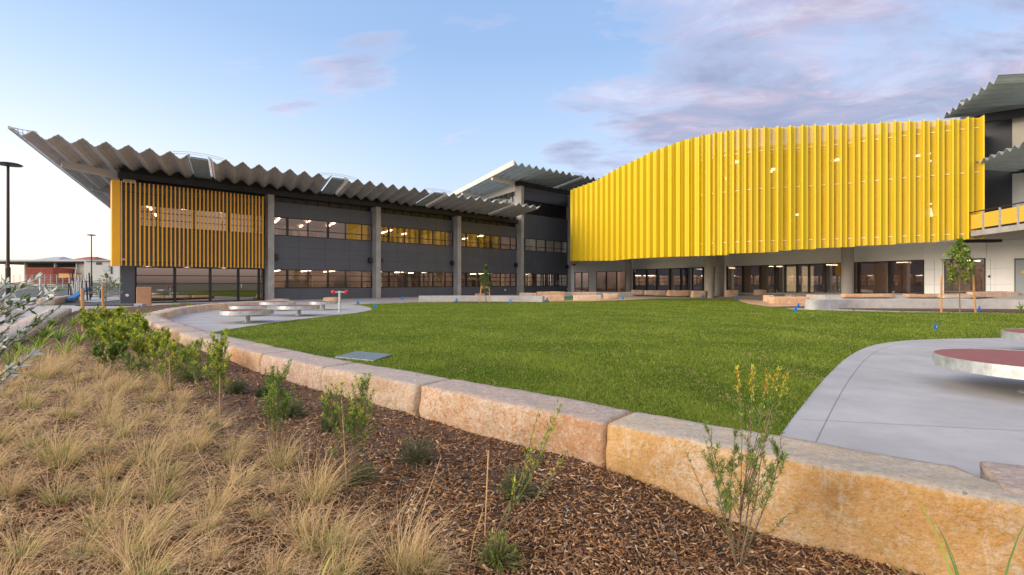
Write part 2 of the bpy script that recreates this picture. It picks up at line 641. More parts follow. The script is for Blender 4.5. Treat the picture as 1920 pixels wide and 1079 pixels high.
def mulch_z(x, y):
    b_ = -0.27 + 0.03 * (1 - x)
    b_ = min(0.10, max(-0.36, b_))
    b_ -= 0.15 * min(1, max(0, (x - .7) / 1.1)) * min(1, max(0, (6 - y) / 2))
    return b_ + 0.045 * noise.noise(Vector((x * 0.9, y * 0.9, 0))) + 0.012 * noise.noise(Vector((x * 4, y * 4, 3)))


KERB = [(-8.6, -3.0), (-8.8, 5.0), (-9.15, 9.1), (-12.3, 13.2), (-15.9, 17.9), (-19.8, 23.0)]
garden = [(9.5, -3.0)] + wall_mid + [(-19.8, 31.0)] + list(reversed(KERB))

# mulch heightfield
mg = MB()
gx = np.arange(-20.2, 9.4, 0.14)
gy = np.arange(-3, 32, 0.14)
XX, YY = np.meshgrid(gx, gy, indexing='ij')
INS = pip(XX + .07, YY + .07, garden)
idx = {}
for i in range(len(gx) - 1):
    for j in range(len(gy) - 1):
        if INS[i, j]:
            f = []
            for (a, b_) in ((i, j), (i + 1, j), (i + 1, j + 1), (i, j + 1)):
                if (a, b_) not in idx:
                    idx[(a, b_)] = len(mg.v)
                    mg.v.append((gx[a], gy[b_], mulch_z(gx[a], gy[b_])))
                f.append(idx[(a, b_)])
            mg.f.append(tuple(f))
            mg.m.append(0)
M_soil = mat('mulch_soil', (0.08, 0.045, 0.028), 1.0, var=0.4, scale=30, bump=1.0, bscale=70, col2=(0.20, 0.115, 0.07))
tag(mg.build('mulch_bed_ground', M_soil, smooth=True), kind='structure')

# pavement, lawn, pads
sheet('pavement', [(-17, 16.5), (12, 16.5), (60, 14), (60, 90), (-60, 90), (-35, 34), (-26, 26.5), (-17.5, 26.5)], 0.0, M_pave)
lawn_poly = [(p[0], p[1]) for p in wall_mid if p[1] < 18.5]
far = [(697, 570), (785, 567.5), (1000, 567), (1050, 566), (1110, 565.5), (1170, 563), (1230, 560), (1320, 560), (1390, 562.5), (1430, 570), (1490, 581), (1700, 586), (1920, 587.5), (2400, 590)]
lawn_poly += [(-9.5, 24), (-10.5, 30)] + [tuple(G(a, b_))[:2] for a, b_ in far] + [(34, 5), (30, -3), (12, -1)]
# lawn material
m = bpy.data.materials.new('lawn')
m.use_nodes = True
t = m.node_tree
b = t.nodes['Principled BSDF']
b.inputs['Roughness'].default_value = 0.95
b.inputs['Specular IOR Level'].default_value = 0.1
tcn = t.nodes.new('ShaderNodeTexCoord')


def nzf(t, tcn, scale, det=6, off=0.0, stretch=(1, 1, 1)):
    mp = t.nodes.new('ShaderNodeMapping')
    mp.inputs['Location'].default_value = (off, off * 2, off)
    mp.inputs['Scale'].default_value = stretch
    t.links.new(tcn.outputs['Object'], mp.inputs[0])
    n = t.nodes.new('ShaderNodeTexNoise')
    n.inputs['Scale'].default_value = scale
    n.inputs['Detail'].default_value = det
    n.inputs['Roughness'].default_value = 0.65
    t.links.new(mp.outputs[0], n.inputs['Vector'])
    return n.outputs['Fac']


c = ramp(t, nzf(t, tcn, 0.35, 8), [(0.3, (0.11, 0.165, 0.012)), (0.7, (0.18, 0.235, 0.02))])
c = mixc(t, ramp(t, nzf(t, tcn, 7, 7, 3), [(0.35, 0.7), (0.6, 0.0)]), c, (0.050, 0.095, 0.010))
c = mixc(t, ramp(t, nzf(t, tcn, 1.4, 7, 9), [(0.60, 0.0), (0.74, 0.6)]), c, (0.20, 0.16, 0.06))
c = mixc(t, ramp(t, nzf(t, tcn, 24, 5, 5), [(0.62, 0.0), (0.75, 0.6)]), c, (0.26, 0.22, 0.09))
t.links.new(c, b.inputs['Base Color'])
bp = t.nodes.new('ShaderNodeBump')
bp.inputs['Strength'].default_value = 1.0
bp.inputs['Distance'].default_value = 0.04
t.links.new(nzf(t, tcn, 22, 6, 1), bp.inputs['Height'])
t.links.new(bp.outputs[0], b.inputs['Normal'])
M_lawn = m
sheet('lawn', lawn_poly, 0.008, M_lawn)

padL = [(p[0], p[1]) for p in wall_mid if p[1] > 11.2 and p[1] < 31.5]
padLb = smooth_path([tuple(G(a, b_))[:2] for a, b_ in [(395, 626), (407, 623), (450, 615.5), (500, 608), (560, 600), (620, 593), (672, 587), (697, 581), (685, 575.5), (650, 571.5), (600, 569)]], 5)
padL_poly = list(reversed([tuple(p) for p in padLb])) + padL
sheet('table_pad', padL_poly, 0.016, M_pave)
padRb = smooth_path([tuple(G(a, b_))[:2] for a, b_ in [(1440, 850), (1478, 798), (1520, 743), (1556, 702), (1590, 671), (1625, 653), (1665, 644), (1740, 638), (1905, 635), (2100, 634)]], 6)
padR_poly = [tuple(p) for p in padRb] + [(20, 12.4), (20, -.5), (10, .8)] + [p for p in wall_mid[:34] if p[0] > 2.0]
sheet('table_pad.001', padR_poly, 0.016, M_pave)
# score line along the pad's edge
jm = MB()
pr = padRb[1:40]
for i in range(len(pr) - 1):
    a, b2 = Vector((*pr[i], 0)), Vector((*pr[i + 1], 0))
    d = (b2 - a).normalized()
    nn = Vector((d.y, -d.x, 0)) * 0.28
    sgn = 1
    a2, b3 = a + nn, b2 + nn
    wv_ = Vector((d.y, -d.x, 0)) * 0.003
    jm.add([(a2 - wv_) + Vector((0, 0, .019)), (b3 - wv_) + Vector((0, 0, .019)), (b3 + wv_) + Vector((0, 0, .019)), (a2 + wv_) + Vector((0, 0, .019))], [(0, 1, 2, 3)])
for (pa, pb_) in (((1500, 790), (1920, 812)), ((1652, 650), (2250, 742)), ((1540, 722), (1760, 742))):
    qa, qb = G(*pa), G(*pb_)
    d = (qb - qa).normalized()
    wv_ = Vector((d.y, -d.x, 0)) * 0.003
    jm.add([qa - wv_ + Vector((0, 0, .0195)), qb - wv_ + Vector((0, 0, .0195)), qb + wv_ + Vector((0, 0, .0195)), qa + wv_ + Vector((0, 0, .0195))], [(0, 1, 2, 3)])
tag(jm.build('pavement_joint', mat('joint', (0.20, 0.19, 0.19), 0.9)), kind='structure')

# lawn blades
def scatter_lawn(nb):
    pts = []
    u = rng.random(nb * 3)
    y0, y1 = 3.2, 38.0
    Y = 1 / (1 / y0 + u * (1 / y1 - 1 / y0))
    X = (rng.random(nb * 3) * 2.3 - 1.15) * Y
    ok = pip(X, Y, lawn_poly) & ~pip(X, Y, padL_poly) & ~pip(X, Y, padR_poly)
    return X[ok][:nb], Y[ok][:nb]


def tri_blades(name, X, Y, Z, H, Wd, mats, midx):
    n = len(X)
    a = rng.random(n) * 2 * math.pi
    lx, ly = rng.normal(0, .45, n) * H, rng.normal(0, .45, n) * H
    v = np.zeros((n, 3, 3))
    v[:, 0] = np.stack([X - np.cos(a) * Wd, Y - np.sin(a) * Wd, Z], 1)
    v[:, 1] = np.stack([X + np.cos(a) * Wd, Y + np.sin(a) * Wd, Z], 1)
    v[:, 2] = np.stack([X + lx, Y + ly, Z + H], 1)
    me = bpy.data.meshes.new(name)
    me.vertices.add(n * 3)
    me.vertices.foreach_set('co', v.reshape(-1))
    me.loops.add(n * 3)
    me.loops.foreach_set('vertex_index', np.arange(n * 3, dtype=np.int32))
    me.polygons.add(n)
    me.polygons.foreach_set('loop_start', np.arange(0, n * 3, 3, dtype=np.int32))
    for mm in mats:
        me.materials.append(mm)
    me.polygons.foreach_set('material_index', midx.astype(np.int32))
    me.update()
    me.validate()
    o = bpy.data.objects.new(name, me)
    COL.objects.link(o)
    return o


bX, bY = scatter_lawn(300000)
dist = bY
H = 0.016 + rng.random(len(bX)) * 0.022
patch = np.array([noise.noise(Vector((x * 0.6, y * 0.6, 0))) for x, y in zip(bX, bY)])
H *= (1 + patch * 0.5)
gm = [mat('grass_green', (0.155, 0.225, 0.028), 0.75, spec=0.15, trans=0.35), mat('grass_light', (0.28, 0.335, 0.055), 0.75, spec=0.15, trans=0.35),
      mat('grass_dark', (0.080, 0.130, 0.020), 0.75, spec=0.15, trans=0.35), mat('grass_dry', (0.40, 0.34, 0.14), 0.8, spec=0.1, trans=0.2)]
p2 = np.array([noise.fractal(Vector((x * 1.7, y * 0.9, 7)), 1.0, 2.0, 3) for x, y in zip(bX, bY)])
r_ = rng.random(len(bX)) + patch * 0.45 + p2 * .32
mi = np.where(r_ < .17, 2, np.where(r_ < .72, 0, 1))
mi = np.where(rng.random(len(bX)) < .03 + .5 * np.clip(-p2 - .22, 0, 1), 3, mi)
H *= (1 + p2 * .45)
tag(tri_blades('lawn_grass', bX, bY, np.full(len(bX), .008), H, 0.0028 + 0.0007 * dist, gm, mi), 'short mown green turf covering the lawn between the stone wall and the buildings', 'grass', kind='stuff')

# wood chips
nchip = 70000
u = rng.random(nchip * 2)
Yc = 1 / (1 / 2.0 + u * (1 / 17.0 - 1 / 2.0))
Xc = (rng.random(nchip * 2) * 2.25 - 1.12) * Yc
ok = pip(Xc, Yc, garden)
Xc, Yc = Xc[ok][:nchip], Yc[ok][:nchip]
n = len(Xc)
L_ = (0.007 + rng.random(n) ** 1.9 * 0.030) * (1 + .04 * Yc)
Wc = np.minimum(L_, .016) * (0.14 + 0.30 * rng.random(n))
Tc = 0.0015 + 0.003 * rng.random(n)
ang = rng.random(n) * 2 * math.pi
pit = rng.normal(0, .38, n)
rol = rng.normal(0, .5, n)
ca, sa, cp, sp_, cr, sr = np.cos(ang), np.sin(ang), np.cos(pit), np.sin(pit), np.cos(rol), np.sin(rol)
ex = np.stack([ca * cp, sa * cp, sp_], 1)
e2 = np.stack([-sa, ca, np.zeros(n)], 1)
e3 = np.cross(ex, e2)
ey = e2 * cr[:, None] + e3 * sr[:, None]
ez = np.cross(ex, ey)
Zc = np.array([mulch_z(x, y) for x, y in zip(Xc, Yc)]) + 0.004 + rng.random(n) * 0.012
C0_ = np.stack([Xc, Yc, Zc], 1)
v = np.zeros((n, 8, 3))
sg = [(-1, -1, -1), (1, -.7, -1), (1, .7, -1), (-1, 1, -1), (-1, -1, 1), (1, -.7, 1), (1, .7, 1), (-1, 1, 1)]
for k, (a, b_, c_) in enumerate(sg):
    v[:, k] = C0_ + ex * (a * L_)[:, None] + ey * (b_ * Wc)[:, None] + ez * (c_ * Tc)[:, None]
fc = np.array([(3, 2, 1, 0), (4, 5, 6, 7), (0, 1, 5, 4), (1, 2, 6, 5), (2, 3, 7, 6), (3, 0, 4, 7)])
faces = (np.arange(n)[:, None, None] * 8 + fc[None]).reshape(-1)
me = bpy.data.meshes.new('wood_mulch')
me.vertices.add(n * 8)
me.vertices.foreach_set('co', v.reshape(-1))
me.loops.add(len(faces))
me.loops.foreach_set('vertex_index', faces.astype(np.int32))
me.polygons.add(n * 6)
me.polygons.foreach_set('loop_start', np.arange(0, n * 24, 4, dtype=np.int32))
for nm, cc in (('chip_dark', (0.10, 0.048, 0.022)), ('chip_brown', (0.27, 0.135, 0.060)), ('chip_tan', (0.46, 0.26, 0.125)), ('chip_pale', (0.64, 0.45, 0.27)), ('chip_grey', (0.28, 0.19, 0.13))):
    me.materials.append(mat(nm, cc, 0.9, spec=0.2))
ci = rng.choice([0, 1, 2, 3, 4], n, p=[.30, .36, .19, .05, .10])
me.polygons.foreach_set('material_index', np.repeat(ci, 6).astype(np.int32))
me.update()
me.validate()
o = bpy.data.objects.new('wood_mulch', me)
COL.objects.link(o)
tag(o, 'brown wood chip mulch spread over the planting bed in front of the stone wall', 'mulch', kind='stuff')

# ------------------------------------------------------------------ stone wall blocks
S_NARROW = s_at_px(1822)


def rough_strip(s0, s1, near, mname, zb_off=0.10, width=WALL_W, seed=0):
    step = 0.055 if near else 0.14
    L = s1 - s0
    ns = max(6, int(L / step))
    b = MB()
    rows = []
    nfr = 9 if near else 5
    nt_ = 9 if near else 4
    for i in range(ns + 1):
        s = s0 + 0.012 + (L - 0.024) * i / ns
        x, y, z, t_, n_ = wall_at(s)
        e = min(s - s0, s1 - s)
        pinch = 0.034 * max(0, 1 - e / 0.05) ** 1.5
        zb = mulch_z(x, y) - zb_off
        zt = z - pinch * 0.6
        width = WALL_W - .20 * min(1, max(0, (S_NARROW - s) / .12))
        sec = []
        bev = 0.028
        for k in range(nfr):
            f = k / (nfr - 1)
            sec.append((pinch + 0.015 * (1 - f) - 0.02 * math.sin(f * 3.1), zb + (zt - bev - zb) * f, 1))
        sec.append((pinch + 0.010, zt - bev * 0.45, .8))
        sec.append((pinch + 0.035, zt, .35))
        for k in range(1, nt_):
            sec.append((pinch + 0.035 + (width - 0.07) * k / (nt_ - 1), zt, .15))
        sec.append((width - pinch, zt - 0.03, .3))
        sec.append((width - pinch, min(zb, -0.06), .3))
        row = []
        for (off, zz_, amp) in sec:
            p = Vector((x + n_[0] * off, y + n_[1] * off, zz_))
            d = noise.fractal(p * 2.3 + Vector((seed, 0, 0)), 1.0, 2.0, 4) * 0.042 + noise.fractal(p * 11, 1.0, 2.0, 4) * 0.011
            out = Vector((-n_[0], -n_[1], 0.0))
            p += out * d * amp + Vector((0, 0, 1)) * d * (0.30 if amp < .5 else 0.0)
            row.append(tuple(p))
        rows.append(row)
    m_ = len(rows[0])
    vs = [p for r in rows for p in r]
    fs = []
    for i in range(ns):
        for k in range(m_ - 1):
            a = i * m_ + k
            fs.append((a, a + 1, a + m_ + 1, a + m_))
    fs.append(tuple(range(m_ - 1, -1, -1)))
    fs.append(tuple(ns * m_ + k for k in range(m_)))
    b.add(vs, fs)
    o = b.build('stone_block', mname)
    bm = bmesh.new()
    bm.from_mesh(o.data)
    bmesh.ops.recalc_face_normals(bm, faces=bm.faces)
    for f in bm.faces:
        f.smooth = True
    bm.to_mesh(o.data)
    bm.free()
    return o


jpx = [1134, 783, 603, 489, 427]
js = [s_at_px(p) for p in jpx]
cuts = [0.0] + js
while cuts[-1] < WS[-1] - 1.2:
    cuts.append(min(WS[-1], cuts[-1] + 1.55 + random.random() * 0.5))
wl = ['large ochre sandstone block with pale veins beside the red-topped table', 'long orange sandstone block right of the layered one, next to the ochre block',
      'orange sandstone block with wavy saw marks on its top', 'short pink sandstone block behind the small shrub stakes', 'pale orange sandstone block with ribbed drill marks', 'cream-topped sandstone block next to the ribbed orange one',
      'sandstone block of the curved wall just before the left table pad', 'sandstone block of the curved wall where the table pad meets the lawn', 'sandstone block behind the yellow-green shrubs',
      'sandstone block at the leftmost bend of the curved wall', 'sandstone block just past the leftmost bend of the curved wall']
wm = [ST_OCH, ST_ORG, ST_PAL, ST_PNK, ST_ORG, ST_PAL, ST_PAL, ST_ORG, ST_PNK, ST_PAL, ST_PNK]
for i in range(len(cuts) - 1):
    o = rough_strip(cuts[i], cuts[i + 1], i < 5, wm[i] if i < len(wm) else STONES[(i * 7) % 4], seed=i * 5.0)
    ORD = ['first', 'second', 'third', 'fourth', 'fifth', 'sixth', 'seventh', 'eighth', 'ninth', 'tenth']
    if i < 7:
        lb, gp = wl[i], 'sandstone blocks of the curved seat wall'
    elif i < len(cuts) - 6:
        lb, gp = '%s pale sandstone block of the wall bend, counted from its right end' % ORD[i - 7], 'sandstone blocks of the curved seat wall'
    else:
        lb, gp = '%s sandstone block behind the round tables, counted from the far end' % ORD[len(cuts) - 2 - i], 'sandstone blocks of the curved seat wall'
    tag(o, lb, 'stone block', gp)

# left kerb wall blocks
for i, (a, b2, lb) in enumerate([((-9.0, 7.0), (-10.9, 11.35), 'pale sandstone kerb block at the left edge beside the silvery-leaved tree'), ((-10.92, 11.4), (-13.3, 14.45), 'pinkish sandstone kerb block between the path and the planting'),
                                 ((-13.33, 14.5), (-16.3, 18.3), 'pink sandstone kerb block further along the left path'), ((-16.33, 18.35), (-19.4, 22.3), 'farthest sandstone kerb block of the left path')]):
    k = MB()
    a, b2 = Vector((*a, 0)), Vector((*b2, 0))
    n_ = 24
    d = (b2 - a).normalized()
    nn = Vector((-d.y, d.x, 0))
    rows = []
    for q in range(n_ + 1):
        p = a.lerp(b2, (q + 0.15) / (n_ + 0.3))
        for off, z in ((0, -.1), (-.01, .12), (0, .22), (0.03, .25), (.35, .25), (.68, .25), (.7, .22), (.7, -.1)):
            pp = p + nn * off + Vector((0, 0, z))
            dd = noise.noise(pp * 3) * 0.03
            k.v.append(tuple(pp + nn * dd + Vector((0, 0, dd * 0.4 if z > .2 else 0))))
    for q in range(n_):
        for r in range(7):
            k.f.append((q * 8 + r, (q + 1) * 8 + r, (q + 1) * 8 + r + 1, q * 8 + r + 1))
            k.m.append(0)
    k.f.append(tuple(range(8)))
    k.f.append(tuple(n_ * 8 + 7 - r for r in range(8)))
    k.m += [0, 0]
    tag(k.build('stone_block', [ST_PAL, ST_PNK, ST_PNK, ST_PAL][i], smooth=True), lb, 'stone block', 'sandstone kerb blocks along the left path')


def rough_box(name, a, b2, c, h, z0, m_, label, cat, group=None, parent=None):
    """loose quarried block: plan front edge a->b2, depth c away from the camera, height h"""
    a, b2 = Vector((a[0], a[1], 0)), Vector((b2[0], b2[1], 0))
    d = b2 - a
    nn = Vector((-d.y, d.x, 0)).normalized() * c
    bm = bmesh.new()
    bmesh.ops.create_cube(bm, size=1)
    bmesh.ops.bevel(bm, geom=bm.edges[:], offset=0.03, segments=1, affect='EDGES')
    bmesh.ops.subdivide_edges(bm, edges=bm.edges[:], cuts=3, use_grid_fill=True)
    base = (a + b2) / 2 + nn / 2 + Vector((0, 0, z0))
    for v_ in bm.verts:
        x, y, z = v_.co
        p = d * x + nn * y + Vector((0, 0, (z + .5) * h))
        q = (p + base) * 1.8
        p += Vector((noise.noise(q), noise.noise(q + Vector((9, 0, 0))), noise.noise(q + Vector((0, 9, 0))) * .6)) * min(0.10, h * .22)
        v_.co = p
    me = bpy.data.meshes.new(name)
    bm.to_mesh(me)
    bm.free()
    for p in me.polygons:
        p.use_smooth = True
    me.materials.append(m_)
    o = bpy.data.objects.new(name, me)
    o.location = base
    COL.objects.link(o)
    return tag(o, label, cat, group)

# ================================================================== LEFT WING
C0 = Vector((-24.9, 32.2, 0))
DD = Vector((0.718, 0.696, 0))
NN = Vector((0.696, -0.718, 0))
RR = Vector((-0.507, 0.861, 0)).normalized()
BAY = 8.91


def L(s, n, z):
    return tuple(C0 + DD * s + NN * n + Vector((0, 0, z)))


def Lr(s, n, z):
    if n >= -.3:
        return L(s, n, z)
    return tuple(C0 + DD * s + RR * (-n / .971) + Vector((0, 0, z)))


def Lb(s, back, z):  # back along the skewed end wall direction
    return tuple(C0 + DD * s + RR * back + Vector((0, 0, z)))


left_wing = empty('classroom_wing', L(22, 0, 0), 'long two-storey dark grey school wing with concrete fins, orange batten screen and folded metal roof', 'building')


def wall_panels(parent, s0, s1, zs, mats=None, name='wall', n0=-0.3, n1=0.0, cols=4, m=None):
    """solid dark band cut by thin recessed joints"""
    b = MB()
    b.box(s0, n0, zs[0], s1, n1, zs[-1], L)
    o = b.build(name, m or M_dark, parent)
    j = MB()
    for z in zs[1:-1]:
        j.box(s0, n1, z - .008, s1, n1 + .003, z + .008, L)
    for k in range(1, cols):
        s = s0 + (s1 - s0) * k / cols
        j.box(s - .008, n1 + .0005, zs[0] + .01, s + .008, n1 + .0035, zs[-1] - .01, L)
    if cols > 1 or len(zs) > 2:
        j.build('panel_joint', M_joint, o)
    return o


def strip_window(parent, s0, s1, z0, z1, splits, rows, glass=M_glass, thick=(), n=0.0, T=L, name='window', pane_backing=None):
    fr = MB()
    f = 0.06
    fr.box(s0, n - .12, z0, s1, n + .03, z0 + f, T)
    fr.box(s0, n - .12, z1 - f, s1, n + .03, z1, T)
    xs_ = [s0] + [s0 + (s1 - s0) * q for q in splits] + [s1]
    for i, x in enumerate(xs_):
        h = 0.075 if (i in thick or i in (0, len(xs_) - 1)) else 0.028
        a, c = x - h, x + h
        if i == 0:
            a, c = x, x + .07
        if i == len(xs_) - 1:
            a, c = x - .07, x
        fr.box(a, n - .115, z0 + f, c, n + .025, z1 - f, T)
    for q in rows:
        z = z0 + (z1 - z0) * q
        for i in range(len(xs_) - 1):
            fr.box(xs_[i] + .08, n - .08, z - .026, xs_[i + 1] - .08, n + .012, z + .026, T)
    w_ = fr.build(name, M_black, parent)
    g = MB()
    g.box(s0 + .05, n - .06, z0 + .05, s1 - .05, n - .05, z1 - .05, T)
    g.build('pane', glass, w_)
    return w_


S0W, S1W = 0.0, BAY * 5
colw, coln = 0.45, 0.72
for k in range(1, 5):
    a, c = BAY * k + colw / 2, BAY * (k + 1) - colw / 2
    wall_panels(left_wing, a, c, [0, .92], cols=4)
    wall_panels(left_wing, a, c, [2.38, 3.25, 4.1, 4.98], cols=4)
    if k < 4:
        wall_panels(left_wing, a, c, [6.42, 7.55], cols=4)
        b = MB()
        b.box(a, -.4, 7.55, c, -.25, 8.7, L)
        o = b.build('clerestory', M_black, left_wing)
        b = MB()
        for q in range(1, 9):
            s = a + (c - a) * q / 9
            b.box(s - .04, -.25, 7.58, s + .04, -.18, 8.6, L)
        b.build('mullion', M_joint, o)
    sp = [.145, .335, .53, .71, .885] if k < 4 else [.1, .33, .52, .70, .86]
    strip_window(left_wing, a, c, .92, 2.38, sp, [.36, .68], thick=(1, 3))
    strip_window(left_wing, a, c, 4.98, 6.42, sp, [.36], thick=(1, 3))
# bay 4 upper levels and its higher columns
a, c = BAY * 4 + colw / 2, BAY * 5 - colw / 2
wall_panels(left_wing, a, c, [6.42, 7.8, 9.2], cols=3)
# columns
for k in range(1, 6):
    b = MB()
    top = 7.95 if k < 4 else 12.15
    s = BAY * k
    b.box(s - colw / 2, -.3, 0, s + colw / 2, coln, top, L)
    b.build('column', M_conc, left_wing, bevel=0.02)
# wall lamps on the dark panels
for k in range(1, 5):
    for s in (BAY * k + .55, BAY * (k + 1) - .5):
        if k == 3 and s < BAY * 3.5:
            continue
        b = MB()
        b.box(s - .14, .006, 3.1, s + .14, .30, 3.5, L)
        b.box(s - .05, .006, 3.5, s + .05, .12, 3.58, L)
        b.build('wall_lamp', M_black, left_wing, bevel=0.02)
# small floor-level lights
for s in (0.35, 33.6, 44.3):
    b = MB()
    b.lathe([(0.0, 0), (.09, 0.0), (.09, .05), (0, .06)], (0, 0, 0), 12)
    b.v = [L(s + x, 0.003 + z, .55 + y) for x, y, z in b.v]
    b.build('bulkhead_light', M_white, left_wing)

# --- bay 0: batten screen, dark wall behind it, glazed ground floor
b = MB()
b.box(0, -.3, 0, .75, .0, 2.42, L)
o = b.build('wall', M_dark, left_wing)
wall_panels(left_wing, 0, BAY - colw / 2, [2.42, 3.7, 5.0], cols=5)
wall_panels(left_wing, 0, BAY - colw / 2, [6.45, 7.6], cols=5)
wall_panels(left_wing, 0, 1.0, [5.0, 6.45], cols=1)
strip_window(left_wing, 1.0, BAY - colw / 2, 5.0, 6.45, [.13, .40, .68, .94], [.36, .68], thick=(1, 3))
b = MB()
b.box(0, -.4, 7.6, BAY - .25, -.25, 8.7, L)
b.build('clerestory', M_black, left_wing)
# end wall along the skewed side
b = MB()
p = [C0 + RR * .32, C0 + RR * 26, C0 + RR * 26 + DD * .3, C0 + RR * .32 + DD * .3]
b.poly([(q.x, q.y) for q in reversed(p)], 0, 8.6)
b.build('end_wall', M_dark, left_wing)
b = MB()
b.box(.14, -.06, 7.75, .80, .05, 8.35, L)
b.build('fascia', M_roof, left_wing)
# ground floor glazed doors (4 wide bays + narrow door), pinkish mesh behind glass
M_mesh = mat('brown_mesh_curtain', (0.42, 0.30, 0.25), 0.8, var=0.12, scale=3)
gd = strip_window(left_wing, .78, BAY - colw / 2 - .05, 0.02, 2.40, [.275, .545, .775, .965 * .0 + .955], [.30, .53, .76], glass=M_glassr, thick=(1, 2, 3, 4), name='glazed_door')
b = MB()
b.box(7.0, .03, 1.0, 7.07, .10, 1.25, L)
b.build('handle', M_steel, gd)
b = MB()
b.box(.8, -.42, .05, BAY - .3, -.38, 2.4, L)
b.build('curtain', M_mesh, left_wing)
gb_ = emit('glowing_grey_blind', (0.75, 0.68, 0.66), 0.16)  # grey blinds with a faint glow of their own, added to brighten the window
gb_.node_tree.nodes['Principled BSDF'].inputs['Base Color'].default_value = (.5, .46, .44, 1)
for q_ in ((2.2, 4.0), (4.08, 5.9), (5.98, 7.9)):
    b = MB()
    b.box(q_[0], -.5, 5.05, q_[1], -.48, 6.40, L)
    b.build('pane_backing', gb_, left_wing)
# batten screen
scr = MB()
scr.box(-.45, .80, 2.62, BAY - .45, .84, 2.70, L)
scr.box(-.45, .80, 7.0, BAY - .45, .84, 7.08, L)
for s in (-.4, 2.2, 4.4, 6.6, 8.3):
    scr.box(s, .0, 2.62, s + .06, .80, 2.70, L)
    scr.box(s, .0, 7.0, s + .06, .80, 7.08, L)
scr_o = scr.build('batten_screen', M_black, left_wing)
nf = 36
for k in range(nf):
    s = -.05 + (BAY - .62) * k / (nf - 1)
    b = MB()
    b.box(s - .034, .842, 2.42, s + .034, .985, 7.68, L)
    b.build('batten', M_orange, scr_o)
b = MB()
b.box(-.52, .35, 2.40, -.12, 1.0, 7.70, L)
b.build('end_panel', M_orange, scr_o, bevel=.01)
b = MB()
b.box(-.1, .55, 2.75, .25, .75, 2.87, L)
b.box(.05, .75, 2.78, .12, .80, 2.84, L)
b.build('security_camera', M_white, left_wing)

# interiors
def room(parent, s0, s1, depth, z0, z1, wallm, name='interior', rows=None, T=Lr, lamp=M_lamp, seed=1, n0=-.34, lampscale=1.0, tilt=0.0):
    b = MB()
    b.box(s0, -depth, z0, s1, -depth + .1, z1, T, mi=0)
    b.box(s0, -depth + .1, z0, s0 + .08, n0, z1, T, mi=0)
    b.box(s1 - .08, -depth + .1, z0, s1, n0, z1, T, mi=0)
    b.box(s0, -depth, z0 - .12, s1, n0, z0 - .002, T, mi=1)
    b.box(s0, -depth, z1 + .002, s1, n0, z1 + .12, T, mi=2)
    o = b.build(name, [wallm, M_intd, mat('interior_ceiling', (0.40, 0.32, 0.25), 0.9)], parent)
    rr = random.Random(seed)
    nl = 0
    s = s0 + 1.1
    while s < s1 - 1.0:
        for q in range(4):
            if rr.random() < .35:
                continue
            n_ = -1.3 - q * 2.0
            if -n_ > depth - 1.5:
                break
            ss = s + tilt * (n_ + 1.1)
            if ss > s1 - .4 or ss < s0 + .4:
                continue
            b2 = MB()
            a_ = T(ss - .0, n_, z1 - .08)
            c_ = T(ss - tilt * -1.25 * 1.0, n_ - 1.25, z1 - .08)
            if not (s0 < ss + 1.25 * abs(tilt) < s1):
                continue
            b2.bar(a_, c_, .13 * lampscale, .06)
            b2.build('ceiling_light', lamp, o) if nl < 30 else None
            nl += 1
        s += 2.1 + rr.random() * .5
    return o


M_intb = mat('interior_wall_brown', (0.58, 0.50, 0.46), 0.9, var=0.2, scale=0.6)
for k in range(0, 5):
    a, c = BAY * k + .1, BAY * (k + 1) - .1
    r1 = room(left_wing, a, c, 8.5, 0.05, 2.46, M_int if k else M_intb, seed=k)
    r2 = room(left_wing, a, c, 9.5, 4.15, 6.78, M_intb, seed=k + 9)
    # furniture-like partitions and shelves inside
    rr = random.Random(k)
    for q in range(5):
        s = a + 1 + rr.random() * (c - a - 2.5)
        d_ = 2.5 + rr.random() * 3.5
        b = MB()
        b.box(s, -d_ - .4, .05, s + .5 + rr.random() * 1.6, -d_, 1.1 + rr.random() * 1.2, Lr)
        b.build('cupboard', mat('cupboard%d' % (q % 3), [(0.10, 0.08, 0.08), (0.45, 0.36, 0.25), (0.20, 0.17, 0.15)][q % 3], 0.7), r1)
    for q in range(3):
        s = a + 1 + rr.random() * (c - a - 2.5)
        d_ = 2.5 + rr.random() * 3.5
        b = MB()
        b.box(s, -d_ - .3, 4.15, s + .3 + rr.random() * 1.6, -d_, 5.6 + rr.random() * .9, Lr)
        b.build('partition', mat('partition%d' % (q % 2), [(0.10, 0.08, 0.07), (0.50, 0.36, 0.22)][q % 2], 0.7), r2)


